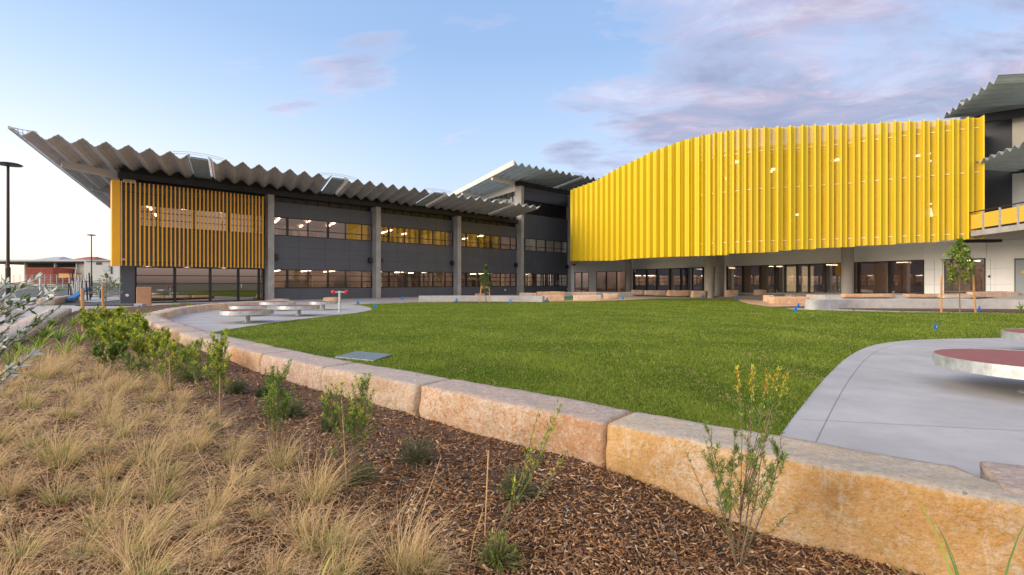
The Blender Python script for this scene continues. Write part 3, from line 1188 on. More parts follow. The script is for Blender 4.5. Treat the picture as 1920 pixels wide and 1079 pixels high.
# ------------------------------------------------------------------ folded roofs
def folded_roof(parent, F0, F1, dirs, length, zf, fall, pitch, amp, m_, sky=(), mirror=False, topm=None, thick=.03, front_curve=None, lead=False):
    """front edge F0->F1 (plan), folds run back along a direction blended between dirs[0] and dirs[1]"""
    F0, F1 = Vector(F0), Vector(F1)
    Lf = (F1 - F0).length
    n_ = int(round(Lf / pitch))
    prof = [(0.0, amp), (.03, amp * .96), (.12, amp * .50), (.15, amp * .52), (.32, -amp * .45), (.35, -amp * .43), (.45, -amp * .95), (.55, -amp * .95), (.65, -amp * .43), (.68, -amp * .45), (.85, amp * .52), (.88, amp * .50), (.97, amp * .96)]
    lines = []
    for k in range(n_):
        for (q, h) in prof:
            lines.append((k + q, h, k))
    lines.append((n_, amp, n_ - 1))
    if lead:
        lines = [(-.40, -amp * .7, -1), (-.20, 0.0, -1)] + lines

    def P(u, back, h):
        f = u / n_
        p = F0.lerp(F1, f)
        d = (dirs[0] * (1 - f) + dirs[1] * f).normalized()
        z = zf(f) if callable(zf) else zf
        fl = fall(f) if callable(fall) else fall
        if front_curve:
            p = p + d * front_curve(f)
        return p.x + d.x * back, p.y + d.y * back, z + h - fl * back
    b = MB()
    nb = 4
    for i in range(len(lines) - 1):
        if lines[i][2] in sky:
            continue
        u0, h0, _ = lines[i]
        u1, h1, _ = lines[i + 1]
        for j in range(nb):
            b0, b1 = length * j / nb, length * (j + 1) / nb
            q = [P(u0, b0, h0), P(u1, b0, h1), P(u1, b1, h1), P(u0, b1, h0)]
            b.add(q, [(0, 1, 2, 3)], 0)
            q2 = [(x, y, z + thick) for x, y, z in q]
            b.add(q2, [(0, 3, 2, 1)], 1)
            if j == 0:
                b.add([q[0], q[1], q2[1], q2[0]], [(0, 3, 2, 1)], 1)
    ro = b.build('roof', [m_, topm or m_], parent)
    for k in sky:
        s = MB()
        for q in range(int(length * .32 / .17)):
            b0 = q * .17
            a_ = P(k + .0, b0, -.02)
            c_ = P(k + 1.0, b0, -.02)
            s.bar(a_, c_, .10, .02)
        s.bar(P(k + .03, 0, .02), P(k + .03, length * .32, .02), .05, .08)
        s.bar(P(k + .97, 0, .02), P(k + .97, length * .32, .02), .05, .08)
        so_ = s.build('skylight', M_steel, ro)
        g = MB()
        g.add([P(k, 0, .05), P(k + 1, 0, .05), P(k + 1, length, .05), P(k, length, .05), P(k, 0, .07), P(k + 1, 0, .07), P(k + 1, length, .07), P(k, length, .07)], [(0, 1, 2, 3), (7, 6, 5, 4)])
        g.build('glazing', M_skyl, so_)
        wv_ = MB()
        for back in (.05, .5):
            for du in (-1.0, 1.0):
                wv_.bar(P(k + .5 + du * 1.4, back, amp + .04), P(k + .5 + du * .4, back, amp + .16), .025, .025)
            wv_.bar(P(k + .1, back, amp + .16), P(k + .9, back, amp + .16), .025, .025)
        wv_.build('wire_guard', M_steel, so_)
    return ro, P


M_skyl = glassmat('skylight_glass', (0.75, 0.86, 0.85), 0.1, 0.15)
M_rooft = mat('roof_top_metal', (0.50, 0.52, 0.52), 0.35, metal=0.4)
VPd = Vector((-0.583, 1.0, 0)).normalized()
dl = Vector((-0.535, 1.0, 0)).normalized()
dr = Vector((-0.60, 1.0, 0)).normalized()
roofF0 = Vector(L(-4.1, 4.45, 0))
roofF1 = Vector(L(33.6, 5.3, 0))
ro, RP = folded_roof(left_wing, roofF0, roofF1, (dl, dr), 27, 9.0, lambda f: .055 + .02 * f, 0.98, .185, M_roof, sky=(7, 16, 25, 33), topm=M_rooft, lead=True)
# open wire frame of the pointed corner + verge beam
tipp = Vector(W(17, 239, 25.9))
b = MB()
e1 = Vector(RP(-.40, 26, -.1))
b.bar(tipp, e1, .10, .14)
b.build('verge_beam', M_roof, left_wing)
b = MB()
for hh in (0.0, -.12, .1):
    b.bar(tipp + Vector((0, 0, hh * .3)), Vector(RP(.1, hh + .25, .22)), .03, .03)
b.bar(tipp, Vector(RP(.0, .6, -.1)), .03, .03)
for q in (.3, .5, .7):
    pq = tipp.lerp(Vector(RP(.1, .1, .2)), q)
    b.bar(pq, tipp.lerp(e1, .1 * q + .02), .025, .025)
b.build('wire_guard', M_steel, left_wing)
# beams under the overhang
for back, zz_ in ((0.4, 8.15), (7.5, 7.9), (14.5, 7.6)):
    b = MB()
    a_ = Vector(Lb(0.15, back, zz_))
    f_ = Vector(RP(0, back + 4.4, 0))
    c_ = Vector((f_.x, f_.y, zz_ + .35))
    b.bar(a_, c_, .22, .42)
    b.build('roof_beam', M_roof, left_wing)
b = MB()
b.box(-.1, -.15, 7.98, BAY * 4 + .2, .28, 8.36, L)
b.box(.2, -.25, 8.36, BAY * 4 + .2, -.1, 8.85, L)
b.build('eaves_beam', M_joint, left_wing)
# intermediate roof slab keeps the light out of the rooms
b = MB()
p = [L(.3, -.4, 0), L(35.4, -.4, 0), Lb(35.4, 24, 0), Lb(.4, 24, 0)]
b.poly([(q[0], q[1]) for q in p], 7.35, 7.5)
b.build('roof_slab', M_joint, left_wing)

# ================================================================== REAR WING (three storeys)
rear = empty('three_storey_wing', L(40, 0, 0), 'taller dark grey wing with white-edged folded roof rising behind the long low roof', 'building')
a, c = BAY * 4 + colw / 2, BAY * 5 - colw / 2
b = MB()
b.box(a, -.29, 9.2, c, -.2, 10.8, L)
o = b.build('window', M_black, rear)
b = MB()
for q in range(1, 8):
    s = a + (c - a) * q / 8
    b.box(s - .03, -.2, 9.22, s + .03, -.14, 10.78, L)
b.build('mullion', M_joint, o)
b = MB()
b.box(a, -.3, 10.8, c, 0, 12.75, L)
o = b.build('wall', M_dark, rear)
b = MB()
b.box(a, .0, 11.8, c, .004, 11.82, L)
b.build('panel_joint', M_joint, o)
b = MB()
b.box(BAY * 4 - colw / 2, -.3, 12.15, a, .0, 12.75, L)
b.build('wall', M_dark, rear)


def sidewall(s0, b0, b1, z0, z1, m_, name='side_wall', t=.25):
    b = MB()
    p = [C0 + DD * s0 + RR * b0, C0 + DD * s0 + RR * b1, C0 + DD * (s0 + t) + RR * b1, C0 + DD * (s0 + t) + RR * b0]
    b.poly([(q.x, q.y) for q in reversed(p)], z0, z1)
    return b.build(name, m_, rear)


sS = BAY * 4 - .2
sidewall(sS, .3, 22, 11.7, 12.6, M_cream)
sidewall(sS + .05, .5, 22, 10.4, 11.68, M_glassr, 'window')
b = MB()
for q in range(16):
    p = C0 + DD * (sS - .02) + RR * (1.0 + q * 1.3)
    b.bar((p.x, p.y, 10.4), (p.x, p.y, 11.7), .08, .08)
b.build('mullion', M_black, rear)
sidewall(sS, .3, 22, 7.6, 10.4, M_conc)
rf0, rf1 = Vector(L(30.6, 4.6, 0)), Vector(L(46.0, 5.9, 0))
rd = Vector((-0.56, 1.0, 0)).normalized()
ro2, RP2 = folded_roof(rear, rf0, rf1, (rd, rd), 26, 13.15, .05, .95, .20, M_roofb, sky=(9,), topm=M_rooft)
b = MB()
b.bar(Vector(RP2(-.12, -.05, .05)), Vector(RP2(-.12, 26, .05)), .14, .50)
b.build('verge_beam', M_cream, rear)
for back in (5.0, 13, 20):
    b = MB()
    f_ = Vector(RP2(0, back, 0))
    b.bar((f_.x, f_.y, f_.z - .3), Vector(Lb(sS + .3, back - 4.6, 12.5)), .25, .36)
    b.build('roof_beam', M_cream, rear)
b = MB()
b.box(a - .5, -.2, 12.3, c + 2, .25, 12.72, L)
b.build('eaves_beam', M_joint, rear)

# ================================================================== MAIN BUILDING with the yellow screen
main_b = empty('main_hall', (22, 46, 0), 'curved hall wrapped in a yellow folded perforated metal screen above pale ground floor glazing', 'building')
spx = [1070, 1140, 1211, 1258, 1329, 1417, 1489, 1586, 1660, 1745, 1803, 1843]
sY = [54.5, 47.3, 41.5, 38.8, 35.9, 33.9, 33.2, 32, 30.8, 29.7, 29, 28.6]
tpx = [1070, 1120, 1151, 1184, 1219, 1252, 1285, 1328, 1375, 1421, 1470, 1519, 1620, 1671, 1727, 1785, 1843]
ty = [357, 339, 320, 304.5, 287, 274, 262.5, 252, 244, 240, 238, 235.7, 233, 228.5, 227, 224.5, 219]
bpx = [1070, 1150, 1186, 1219, 1268, 1320, 1376, 1377, 1414, 1449, 1450, 1476, 1477, 1520, 1521, 1595, 1596, 1673, 1674, 1757, 1758, 1843]
by_ = [489.5, 489, 485.6, 483.5, 481.5, 480, 478, 475.5, 474.5, 473, 471, 470, 468.5, 467.8, 466, 463.5, 461.5, 459, 457, 454, 452, 447]
sYs = smooth_path(list(zip(spx, sY)), 8)


def scrY(px):
    return float(np.interp(px, sYs[:, 0], sYs[:, 1]))


tooth = [1070.0]
while tooth[-1] < 1838:
    p_ = tooth[-1]
    tooth.append(p_ + float(np.interp(p_, [1070, 1140, 1211, 1258, 1329, 1417, 1586, 1700, 1843], [9, 10.3, 12.5, 15.5, 22.5, 23.3, 25.2, 27, 28.8])))
sc_k = (1843 - 1070) / (tooth[-1] - 1070)
tooth = [1070 + (q - 1070) * sc_k for q in tooth]


def scr_pt(px, out=0.0):
    Y = scrY(px)
    a_ = Vector(((px - 960) / F * Y, Y, 0))
    Y2 = scrY(px + 3)
    b_ = Vector(((px + 3 - 960) / F * Y2, Y2, 0))
    d = (b_ - a_).normalized()
    n_ = Vector((d.y, -d.x, 0))
    return a_ + n_ * out, n_, d


M_bolt = emit('bracket_glint', (1.0, 0.85, 0.55), 0.35)
frame_rows = [4.0, 6.75 + .9, 10.4]
for i in range(len(tooth) - 1):
    p0, p1 = tooth[i], tooth[i + 1]
    mid = (p0 + p1) / 2
    Ym = scrY(mid)
    zt = CAMH + (HZ - float(np.interp(mid, tpx, ty))) / F * Ym
    zb = CAMH + (HZ - float(np.interp(mid, bpx, by_))) / F * Ym
    A, n_, d = scr_pt(p0)
    B, _, _ = scr_pt(p1)
    n_ = Vector(((B - A).y, -(B - A).x, 0)).normalized()
    Lt = (B - A).length
    # plan profile of one fold: rib, flat perforated face, return
    pr = [(0.0, .04, 0), (.20, .02, 0), (.24, -.02, 0), (.42, .0, 0), (.47, -.20, 1), (.86, -.16, 0), (.885, .24, 0), (.965, .28, 0), (1.0, .04, 0)]
    pts = [(A.lerp(B, q) + n_ * o_) for q, o_, _ in pr]
    b = MB()
    for k in range(len(pts) - 1):
        a_, c_ = pts[k], pts[k + 1]
        mi_ = 1 if k == 4 else 0
        th = n_ * -.012
        b.hexa([(a_.x, a_.y, zb), (c_.x, c_.y, zb), (c_.x + th.x, c_.y + th.y, zb), (a_.x + th.x, a_.y + th.y, zb),
                (a_.x, a_.y, zt), (c_.x, c_.y, zt), (c_.x + th.x, c_.y + th.y, zt), (a_.x + th.x, a_.y + th.y, zt)], mi_)
    # edge return to the next fold
    c_ = pts[-1]
    e_ = B + n_ * .17
    o = b.build('screen_panel', [M_perf2, M_perf], main_b)
    if i % 1 == 0:
        bb = MB()
        for z in (4.12, 7.62, 10.15):
            if z < zt - .3:
                for q in (.56, .72):
                    pp = A.lerp(B, q) + n_ * -.165
                    bb.hexa([(pp.x - .045 * d.x, pp.y - .045 * d.y, z), (pp.x + .045 * d.x, pp.y + .045 * d.y, z), (pp.x + .045 * d.x + .02 * n_.x, pp.y + .045 * d.y + .02 * n_.y, z), (pp.x - .045 * d.x + .02 * n_.x, pp.y - .045 * d.y + .02 * n_.y, z),
                             (pp.x - .045 * d.x, pp.y - .045 * d.y, z + .06), (pp.x + .045 * d.x, pp.y + .045 * d.y, z + .06), (pp.x + .045 * d.x + .02 * n_.x, pp.y + .045 * d.y + .02 * n_.y, z + .06), (pp.x - .045 * d.x + .02 * n_.x, pp.y - .045 * d.y + .02 * n_.y, z + .06)])
        bb.build('bracket', mat('bracket_pale', (0.80, 0.72, 0.50), 0.4), o)

# rails and upper walls behind the screen
rail = [scr_pt(q, -.34)[0] for q in np.linspace(1071, 1842, 40)]
for z in (4.12, 7.62, 10.15):
    b = MB()
    for i in range(len(rail) - 1):
        b.bar((rail[i].x, rail[i].y, z), (rail[i + 1].x, rail[i + 1].y, z), .08, .10)
    b.build('screen_rail', M_yel, main_b)
M_upw = mat('upper_wall', (0.42, 0.38, 0.26), 0.8, var=0.2, scale=0.5)
M_upd = mat('upper_glass_dark', (0.05, 0.05, 0.055), 0.25)
upw = [scr_pt(q, -1.3)[0] for q in np.linspace(1078, 1838, 24)]
b = MB()
for i in range(len(upw) - 1):
    a_, c_ = upw[i], upw[i + 1]
    n_ = Vector(((c_ - a_).y, -(c_ - a_).x, 0)).normalized() * -.3
    for z0, z1 in ((3.95, 5.0), (7.0, 8.8), (10.2, 10.75)):
        b.hexa([(a_.x, a_.y, z0), (c_.x, c_.y, z0), (c_.x + n_.x, c_.y + n_.y, z0), (a_.x + n_.x, a_.y + n_.y, z0), (a_.x, a_.y, z1), (c_.x, c_.y, z1), (c_.x + n_.x, c_.y + n_.y, z1), (a_.x + n_.x, a_.y + n_.y, z1)])
b.build('upper_wall', M_upw, main_b)
for z0, z1 in ((5.0, 7.0), (8.8, 10.2)):
    b = MB()
    for i in range(len(upw) - 1):
        a_, c_ = upw[i], upw[i + 1]
        n_ = Vector(((c_ - a_).y, -(c_ - a_).x, 0)).normalized() * -.2
        a_, c_ = a_ + n_, c_ + n_
        n_ = n_ * .3
        mi_ = (i * 7 + int(z0)) % 3 == 0
        b.hexa([(a_.x, a_.y, z0), (c_.x, c_.y, z0), (c_.x + n_.x, c_.y + n_.y, z0), (a_.x + n_.x, a_.y + n_.y, z0), (a_.x, a_.y, z1), (c_.x, c_.y, z1), (c_.x + n_.x, c_.y + n_.y, z1), (a_.x + n_.x, a_.y + n_.y, z1)], int(mi_))
    b.build('upper_window', [M_upd, M_upw], main_b)
# lit lamps glimpsed through the screen
for k, (px, py, wd, ht) in enumerate([(1370, 305, 8, 7), (1380, 304, 5, 5), (1358, 335, 5, 5), (1456, 318, 8, 5), (1450, 322, 4, 5), (1563, 302, 9, 4), (1572, 300, 5, 5), (1720, 293, 11, 4), (1743, 289, 7, 4), (1744, 303, 7, 4), (1745, 383, 7, 3), (1745, 400, 8, 16),
                                      (1198, 359, 5, 5), (1136, 377, 5, 4), (1107, 383, 4, 4), (1106, 396, 4, 4), (1089, 400, 4, 4), (1315, 411, 5, 4), (1443, 406, 6, 4), (1487, 414, 5, 5), (1133, 440, 8, 4), (1497, 403, 4, 4)]):
    Y = scrY(px)
    A, n_, d = scr_pt(px, -.55)
    k_ = A.y / F
    z = CAMH + (HZ - py) * k_
    b = MB()
    hw, hh = wd * k_ * .62, ht * k_ * .5
    b.bar(A - d * hw + Vector((0, 0, z)), A + d * hw + Vector((0, 0, z + hh * .2)), .05, hh * 2)
    b.build('wall_light', M_lampx if 'M_lampx' in globals() else globals().setdefault('M_lampx', emit('bright_light', (1.0, 0.93, 0.78), 2.0)), main_b)

# plan of the ground floor wall
gpx = [1071, 1187, 1252, 1357, 1470, 1578, 1733, 1848, 1922, 2060]
gY = [62.3, 60, 56.5, 48.4, 43.2, 39.3, 33.9, 31.8, 30.6, 28.6]


def gw(px):
    Y = float(np.interp(px, gpx, gY))
    return Vector(((px - 960) / F * Y, Y, 0))


def floorz(px):
    return float(np.interp(px, [1070, 1187, 1357, 1733, 1920], [.25, .30, .45, .70, .70]))


def gseg(px0, px1, z0, z1, m_, name, parent, t=.3, off=0.0, zf=None):
    a_, c_ = gw(px0), gw(px1)
    d = (c_ - a_).normalized()
    n_ = Vector((d.y, -d.x, 0))
    a_, c_ = a_ + n_ * off, c_ + n_ * off
    b = MB()
    q = n_ * -t
    b.hexa([(a_.x, a_.y, z0), (c_.x, c_.y, z0), (c_.x + q.x, c_.y + q.y, z0), (a_.x + q.x, a_.y + q.y, z0), (a_.x, a_.y, z1), (c_.x, c_.y, z1), (c_.x + q.x, c_.y + q.y, z1), (a_.x + q.x, a_.y + q.y, z1)])
    return b.build(name, m_, parent)


# openings: (px0, px1, head, kind, splits)
HEAD = 2.9
gnd = [(1071, 1077, None), (1077.5, 1104, 2.62, 'door', [.5]), (1104, 1118, None), (1118, 1173, 2.72, 'entry', [.35, .7]), (1173, 1187, None), (1187, 1340, HEAD, 'glazing', [.19, .33, .50, .63, .76, .88]),
       (1340, 1362, None), (1362, 1578, HEAD, 'glazing', [.17, .335, .47, .56, .66, .755, .875]), (1578, 1600, None), (1600, 1733, HEAD, 'glazing', [.08, .54]), (1733, 1770, None), (1770, 1848, HEAD, 'entry', [.18, .68]), (1848, 1922, None)]
for g_ in gnd:
    p0, p1, hd = g_[:3]
    if hd is None:
        gseg(p0, p1, 0, HEAD, M_white, 'wall', main_b)
        continue
    if hd < HEAD:
        gseg(p0, p1, hd, HEAD, M_white, 'wall', main_b)
    nseg = max(1, int((p1 - p0) / 70))
    a_, c_ = gw(p0), gw(p1)
    d = (c_ - a_).normalized()
    n_ = Vector((d.y, -d.x, 0))

    def T(s, q, z, a_=a_, d=d, n_=n_):
        p = a_ + d * s + n_ * q
        return (p.x, p.y, z)
    LL = (c_ - a_).length
    fz = min(floorz(p0), floorz(p1)) - .05
    wn = strip_window(main_b, 0, LL, fz, hd, g_[4], [], glass=M_glassr if g_[3] != 'entry' else M_glass, thick=range(9), T=T, name='window' if g_[3] == 'glazing' else 'door')
    if g_[3] == 'door':
        for q in (.44, .56):
            h = MB()
            h.box(LL * q - .02, .04, 1.1, LL * q + .02, .10, 1.6, T)
            h.build('handle', M_steel, wn)
bq = [gw(q) for q in (1071, 1187, 1252, 1357, 1470, 1578, 1733, 1848, 1925)]
bkq = []
for i, p in enumerate(bq):
    d = (bq[min(i + 1, 8)] - bq[max(i - 1, 0)]).normalized()
    bkq.append(p - Vector((d.y, -d.x, 0)) * 6)
for i in range(8):
    q = [bq[i] + (bkq[i] - bq[i]) * .06, bq[i + 1] + (bkq[i + 1] - bq[i + 1]) * .06, bkq[i + 1], bkq[i]]
    b = MB()
    b.hexa([(p.x, p.y, 0.0) for p in q] + [(p.x, p.y, .2 + .07 * i) for p in q], 1)
    b.hexa([(p.x, p.y, 2.95) for p in q] + [(p.x, p.y, 3.05) for p in q], 0)
    b.bar((bkq[i].x, bkq[i].y, 1.5), (bkq[i + 1].x, bkq[i + 1].y, 1.5), .1, 3.2, 0)
    if i in (0, 7):
        k_ = 0 if i == 0 else 8
        b.bar((bq[k_].x, bq[k_].y + .4, 1.5), (bkq[k_].x, bkq[k_].y, 1.5), .1, 3.2, 0)
    ri = b.build('interior', [M_intb, M_intd], main_b)
    LLn = (bq[i + 1] - bq[i]).length
    for k_ in range(max(1, int(LLn / 4))):
        p = bq[i].lerp(bq[i + 1], (k_ + .5) / max(1, int(LLn / 4)))
        dv_ = (bkq[i] - bq[i]).normalized()
        b = MB()
        b.bar(tuple(p + dv_ * 2.2 + Vector((0, 0, 2.85))), tuple(p + dv_ * 3.8 + Vector((0, 0, 2.85))), .14, .05)
        b.build('ceiling_light', M_lamp, ri)
    gb = MB()
    d = (bq[i + 1] - bq[i]).normalized()
    n_ = Vector((d.y, -d.x, 0)) * .02
    gb.hexa([(p.x, p.y, -.02) for p in (bq[i] + n_, bq[i + 1] + n_, bq[i + 1] - n_ * 8, bq[i] - n_ * 8)] + [(p.x, p.y, z) for p, z in ((bq[i] + n_, .2 + .07 * i), (bq[i + 1] + n_, .27 + .07 * i), (bq[i + 1] - n_ * 8, .27 + .07 * i), (bq[i] - n_ * 8, .2 + .07 * i))])
    gb.build('plinth', M_conc, main_b)
# added panels close behind some panes; the glowing ones stand in for reflections
M_blind = emit('pane_glow', (1.0, 0.86, 0.50), 0.55)
M_paneglowb = emit('brown_pane_glow', (0.55, 0.33, 0.20), 0.16)
M_paneglowb.node_tree.nodes['Principled BSDF'].inputs['Base Color'].default_value = (.42, .27, .18, 1)
for p0, p1, z0, z1, mm in [(1220, 1236, .5, 2.7, M_blind), (1241, 1257, .5, 2.7, M_blind), (1470, 1492, .6, 2.7, M_blind), (1501, 1523, .6, 2.7, M_blind), (1613, 1667, .7, 2.75, M_paneglowb), (1674, 1703, .7, 2.75, M_paneglowb), (1260, 1270, .4, 2.6, M_paneglowb), (1821, 1840, .7, 2.6, mat('brown_door', (.20, .12, .08), .6)),
                           (1079, 1089, .3, 2.5, M_paneglowb), (1093, 1103, .3, 2.5, M_paneglowb), (1155, 1163, .3, 2.6, M_paneglowb), (1274, 1284, .4, 2.8, M_blind), (1288, 1297, 2.2, 2.8, M_blind)]:
    gseg(p0, p1, z0, z1, mm, 'pane_backing', main_b, t=.03, off=-.18)
gseg(1196, 1216, 1.3, 2.6, mat('red_banner', (.35, .07, .06), .7), 'banner', main_b, t=.03, off=-.9)
# bulkhead above the glazing and soffit
bb_px = [1071, 1187, 1252, 1357, 1470, 1578, 1733, 1848, 1922, 2060]
for i in range(len(bb_px) - 1):
    gseg(bb_px[i], bb_px[i + 1], HEAD + .002, 4.35, M_white, 'bulkhead', main_b, t=.32, off=.004)
sof = MB()
inner = [gw(q) for q in np.linspace(1071, 1848, 30)]
outer = [scr_pt(q, -.25)[0] for q in np.linspace(1071, 1843, 30)]
for i in range(29):
    q = [outer[i], outer[i + 1], inner[i + 1], inner[i]]
    sof.hexa([(p.x, p.y, 3.98) for p in q] + [(p.x, p.y, 4.2) for p in q])
sof.build('soffit', M_white, main_b)
b = MB()
for i in range(29):
    q = [outer[i] + (inner[i] - outer[i]) * .14, outer[i + 1] + (inner[i + 1] - outer[i + 1]) * .14, inner[i + 1], inner[i]]
    b.hexa([(p.x, p.y, 10.45) for p in q] + [(p.x, p.y, 10.7) for p in q])
b.build('roof', M_joint, main_b)
b = MB()
q0, q1 = scr_pt(1072, -.3)[0], Vector(L(BAY * 5 + .3, .2, 0))
b.bar((q0.x, q0.y, 7.5), (q1.x, q1.y, 7.5), .2, 8.0)
b.bar((q1.x, q1.y, 6.0), (gw(1071).x, gw(1071).y + 1, 6.0), .3, 12.0)
b.build('side_wall', M_conc, main_b)
# vertical joints in the pale panels
b = MB()
for px in (1752, 1767, 1857, 1866, 1886, 1902):
    a_, c_ = gw(px), gw(px + 4)
    d = (c_ - a_).normalized()
    n_ = Vector((d.y, -d.x, 0))
    p = a_ + n_ * .006
    b.bar((p.x, p.y, .1), (p.x, p.y, 2.88), .012, .012)
for px in (1130, 1215, 1290, 1400, 1450, 1510, 1550, 1620, 1670, 1720, 1770, 1810, 1850, 1885):
    a_, c_ = gw(px), gw(px + 4)
    d = (c_ - a_).normalized()
    n_ = Vector((d.y, -d.x, 0))
    p = a_ + n_ * .01
    b.bar((p.x, p.y, 2.92), (p.x, p.y, 3.96), .012, .012)
for z in (1.25, 2.25):
    for (p0, p1) in ((1734, 1769), (1849, 1903)):
        a_, c_ = gw(p0), gw(p1)
        d = (c_ - a_).normalized()
        n_ = Vector((d.y, -d.x, 0)) * .006
        b.bar((a_.x + n_.x, a_.y + n_.y, z), (c_.x + n_.x, c_.y + n_.y, z), .01, .01)
b.build('panel_joint', mat('pale_joint', (0.25, 0.26, 0.27), 0.7), main_b)
# grey door with a yellow dot at the right edge
gd2 = gseg(1903.5, 1940, .68, 2.75, mat('grey_door', (0.28, 0.33, 0.35), .4), 'door', main_b, t=.05, off=.056)
gseg(1902, 1903.4, .68, 2.80, M_black, 'door_frame', main_b, t=.09, off=.09)
gseg(1902, 1940, 2.76, 2.82, M_black, 'door_frame', main_b, t=.09, off=.09)
b = MB()
b.lathe([(0, 0), (.09, 0), (.09, .01), (0, .01)], n=20)
pq = gw(1918.5)
dq = (gw(1922) - pq).normalized()
nq = Vector((dq.y, -dq.x, 0))
b.v = [tuple(pq + dq * x + nq * (.065 + z) + Vector((0, 0, 2.0 + y))) for x, y, z in b.v]
b.build('door_sticker', M_yel, gd2)
b = MB()
p = gw(1853) + Vector((0, 0, 1.75))
b.bar(p + Vector((-.05, -.05, 0)), p + Vector((.03, -.08, 0)), .06, .12)
b.build('card_reader', M_black, main_b)
# round columns
for px, Y, r, top in ((1178.5, 56, .33, 4.0), (1329.5, 45.2, .41, 4.0), (1349, 46.6, .42, 4.0), (1589, 37.2, .40, 4.0)):
    X = (px - 960) / F * Y
    b = MB()
    b.lathe([(r, 0), (r, top)], (X, Y, 0), 28)
    b.build('column', mat('round_concrete', (0.40, 0.38, 0.36), 0.8, var=0.14, scale=1.5, stretch=(1, 1, .4), bump=.15), main_b, smooth=False)
# fire alarm sounder next to the left column
b = MB()
p = Vector(gw(1074)) + Vector((.0, -.35, 3.55))
b.bar(p, p + Vector((.3, 0, 0)), .1, .2)
b.build('alarm', M_red, main_b)

# ================================================================== RIGHT WING (balcony, canopy, upper roof)
rw = empty('balcony_wing', (31, 31, 0), 'tall wing at the right edge with concrete balcony, amber balustrade and folded roofs', 'building')
gseg(1800, 1898, 4.36, 13.2, M_dark, 'dark_wall', rw, t=.3, off=-.3)
gseg(1898, 2060, 9.2, 12.0, M_cream, 'wall', rw, t=.3, off=.1)
gseg(1898, 2060, 8.0, 9.2, M_black, 'louvre', rw, t=.3, off=-.1)
b = MB()
for k in range(9):
    a_, c_ = gw(1898.5), gw(2050)
    b.bar((a_.x, a_.y - .2, 8.06 + k * .13), (c_.x, c_.y - .2, 8.06 + k * .13), .08, .04)
b.build('louvre_blade', M_joint, rw)
gseg(1898, 2060, 5.9, 8.0, M_white, 'wall', rw, t=.3, off=.1)
gseg(1898, 2060, 4.3, 5.9, M_black, 'window', rw, t=.3, off=-.1)
b = MB()
for px in (1915, 1950):
    a_ = gw(px)
    b.bar((a_.x, a_.y - .25, 4.4), (a_.x, a_.y - .25, 8), .02, .01)
b.build('panel_joint', M_joint, rw)
b = MB()
pb = [W(1813, 444, 29), W(1920, 431, 25), W(2010, 425, 22.5), W(2100, 430, 28.5)]
pb = [(p.x, p.y) for p in pb] + [(gw(2050).x, gw(2050).y + .1), (gw(1850).x, gw(1850).y + .1)]
b.poly(pb, 3.97, 4.28)
b.build('balcony_slab', M_conc, rw, bevel=.02)
# balustrade posts and panels
e0, e1_ = Vector((pb[0][0] + .05, pb[0][1] + .1, 0)), Vector((pb[1][0], pb[1][1], 0))
dv = (e1_ - e0).normalized()
npost = 6
for k in range(npost):
    p = e0 + dv * (.15 + 1.22 * k)
    b = MB()
    b.bar((p.x, p.y, 4.05), (p.x, p.y, 5.3), .07, .07)
    b.build('balustrade_post', M_steel, rw)
    b = MB()
    a_, c_ = p + dv * .1, p + dv * 1.14
    b.bar((a_.x, a_.y, 4.78), (c_.x, c_.y, 4.78), .03, .78)
    b.build('balustrade_panel', mat('amber_panel', (0.80, 0.46, 0.06), .45), rw)
b = MB()
q1 = e0 + dv * 8
b.bar((e0.x, e0.y, 5.33), (q1.x, q1.y, 5.33), .08, .05)
b.build('handrail', M_pole, rw)
b = MB()
a_ = W(1806, 440, 31.0)
b.bar((a_.x, a_.y, 3.9), (a_.x + 1.9, a_.y - .3, 3.9), .5, .2)
b.build('downlight_box', M_pole, rw)
# upper roof and lower canopy
qd = Vector((.90, -.30, 0)).normalized()
A3, B3 = W(1764, 224, 32.8), W(1871, 150, 26.4)
ro3, RP3 = folded_roof(rw, (A3.x, A3.y, 0), (B3.x, B3.y, 0), (qd, Vector((.86, -.12, 0)).normalized()), 14, 12.0, -.01, .86, .15, M_roofb, topm=M_rooft)
A4, B4 = W(1808, 316, 30), W(1935, 262, 24.2)
ro4, RP4 = folded_roof(rw, (A4.x, A4.y, 0), (B4.x, B4.y, 0), (Vector((.9, .25, 0)).normalized(), Vector((.9, .1, 0)).normalized()), 7, 8.15, -.01, .70, .12, M_roofb, topm=M_rooft)
b = MB()
q = [gw(1836), gw(1960)]
b.bar((q[0].x - .5, q[0].y - .9, 11.45), (q[1].x, q[1].y - .9, 11.45), .3, .5)
b.build('eaves_beam', M_joint, rw)
#SITE-BEGIN

# ================================================================== SITE OBJECTS
# raised terrace behind the lawn on the right, in front of the hall
def conc_prism(name, pts, z0, z1, label, cat, m_=None, group=None, bevel=.02):
    b = MB()
    ar = sum(pts[i][0] * pts[(i + 1) % len(pts)][1] - pts[(i + 1) % len(pts)][0] * pts[i][1] for i in range(len(pts)))
    if ar < 0:
        pts = list(reversed(pts))
    b.poly([(p[0], p[1]) for p in pts], z0, z1)
    o = b.build(name, m_ or M_concl, None, bevel=bevel)
    return tag(o, label, cat, group)


def Wz(px, py, z):
    """ground-plane position of a pixel on the level z"""
    return G(px, py, z)


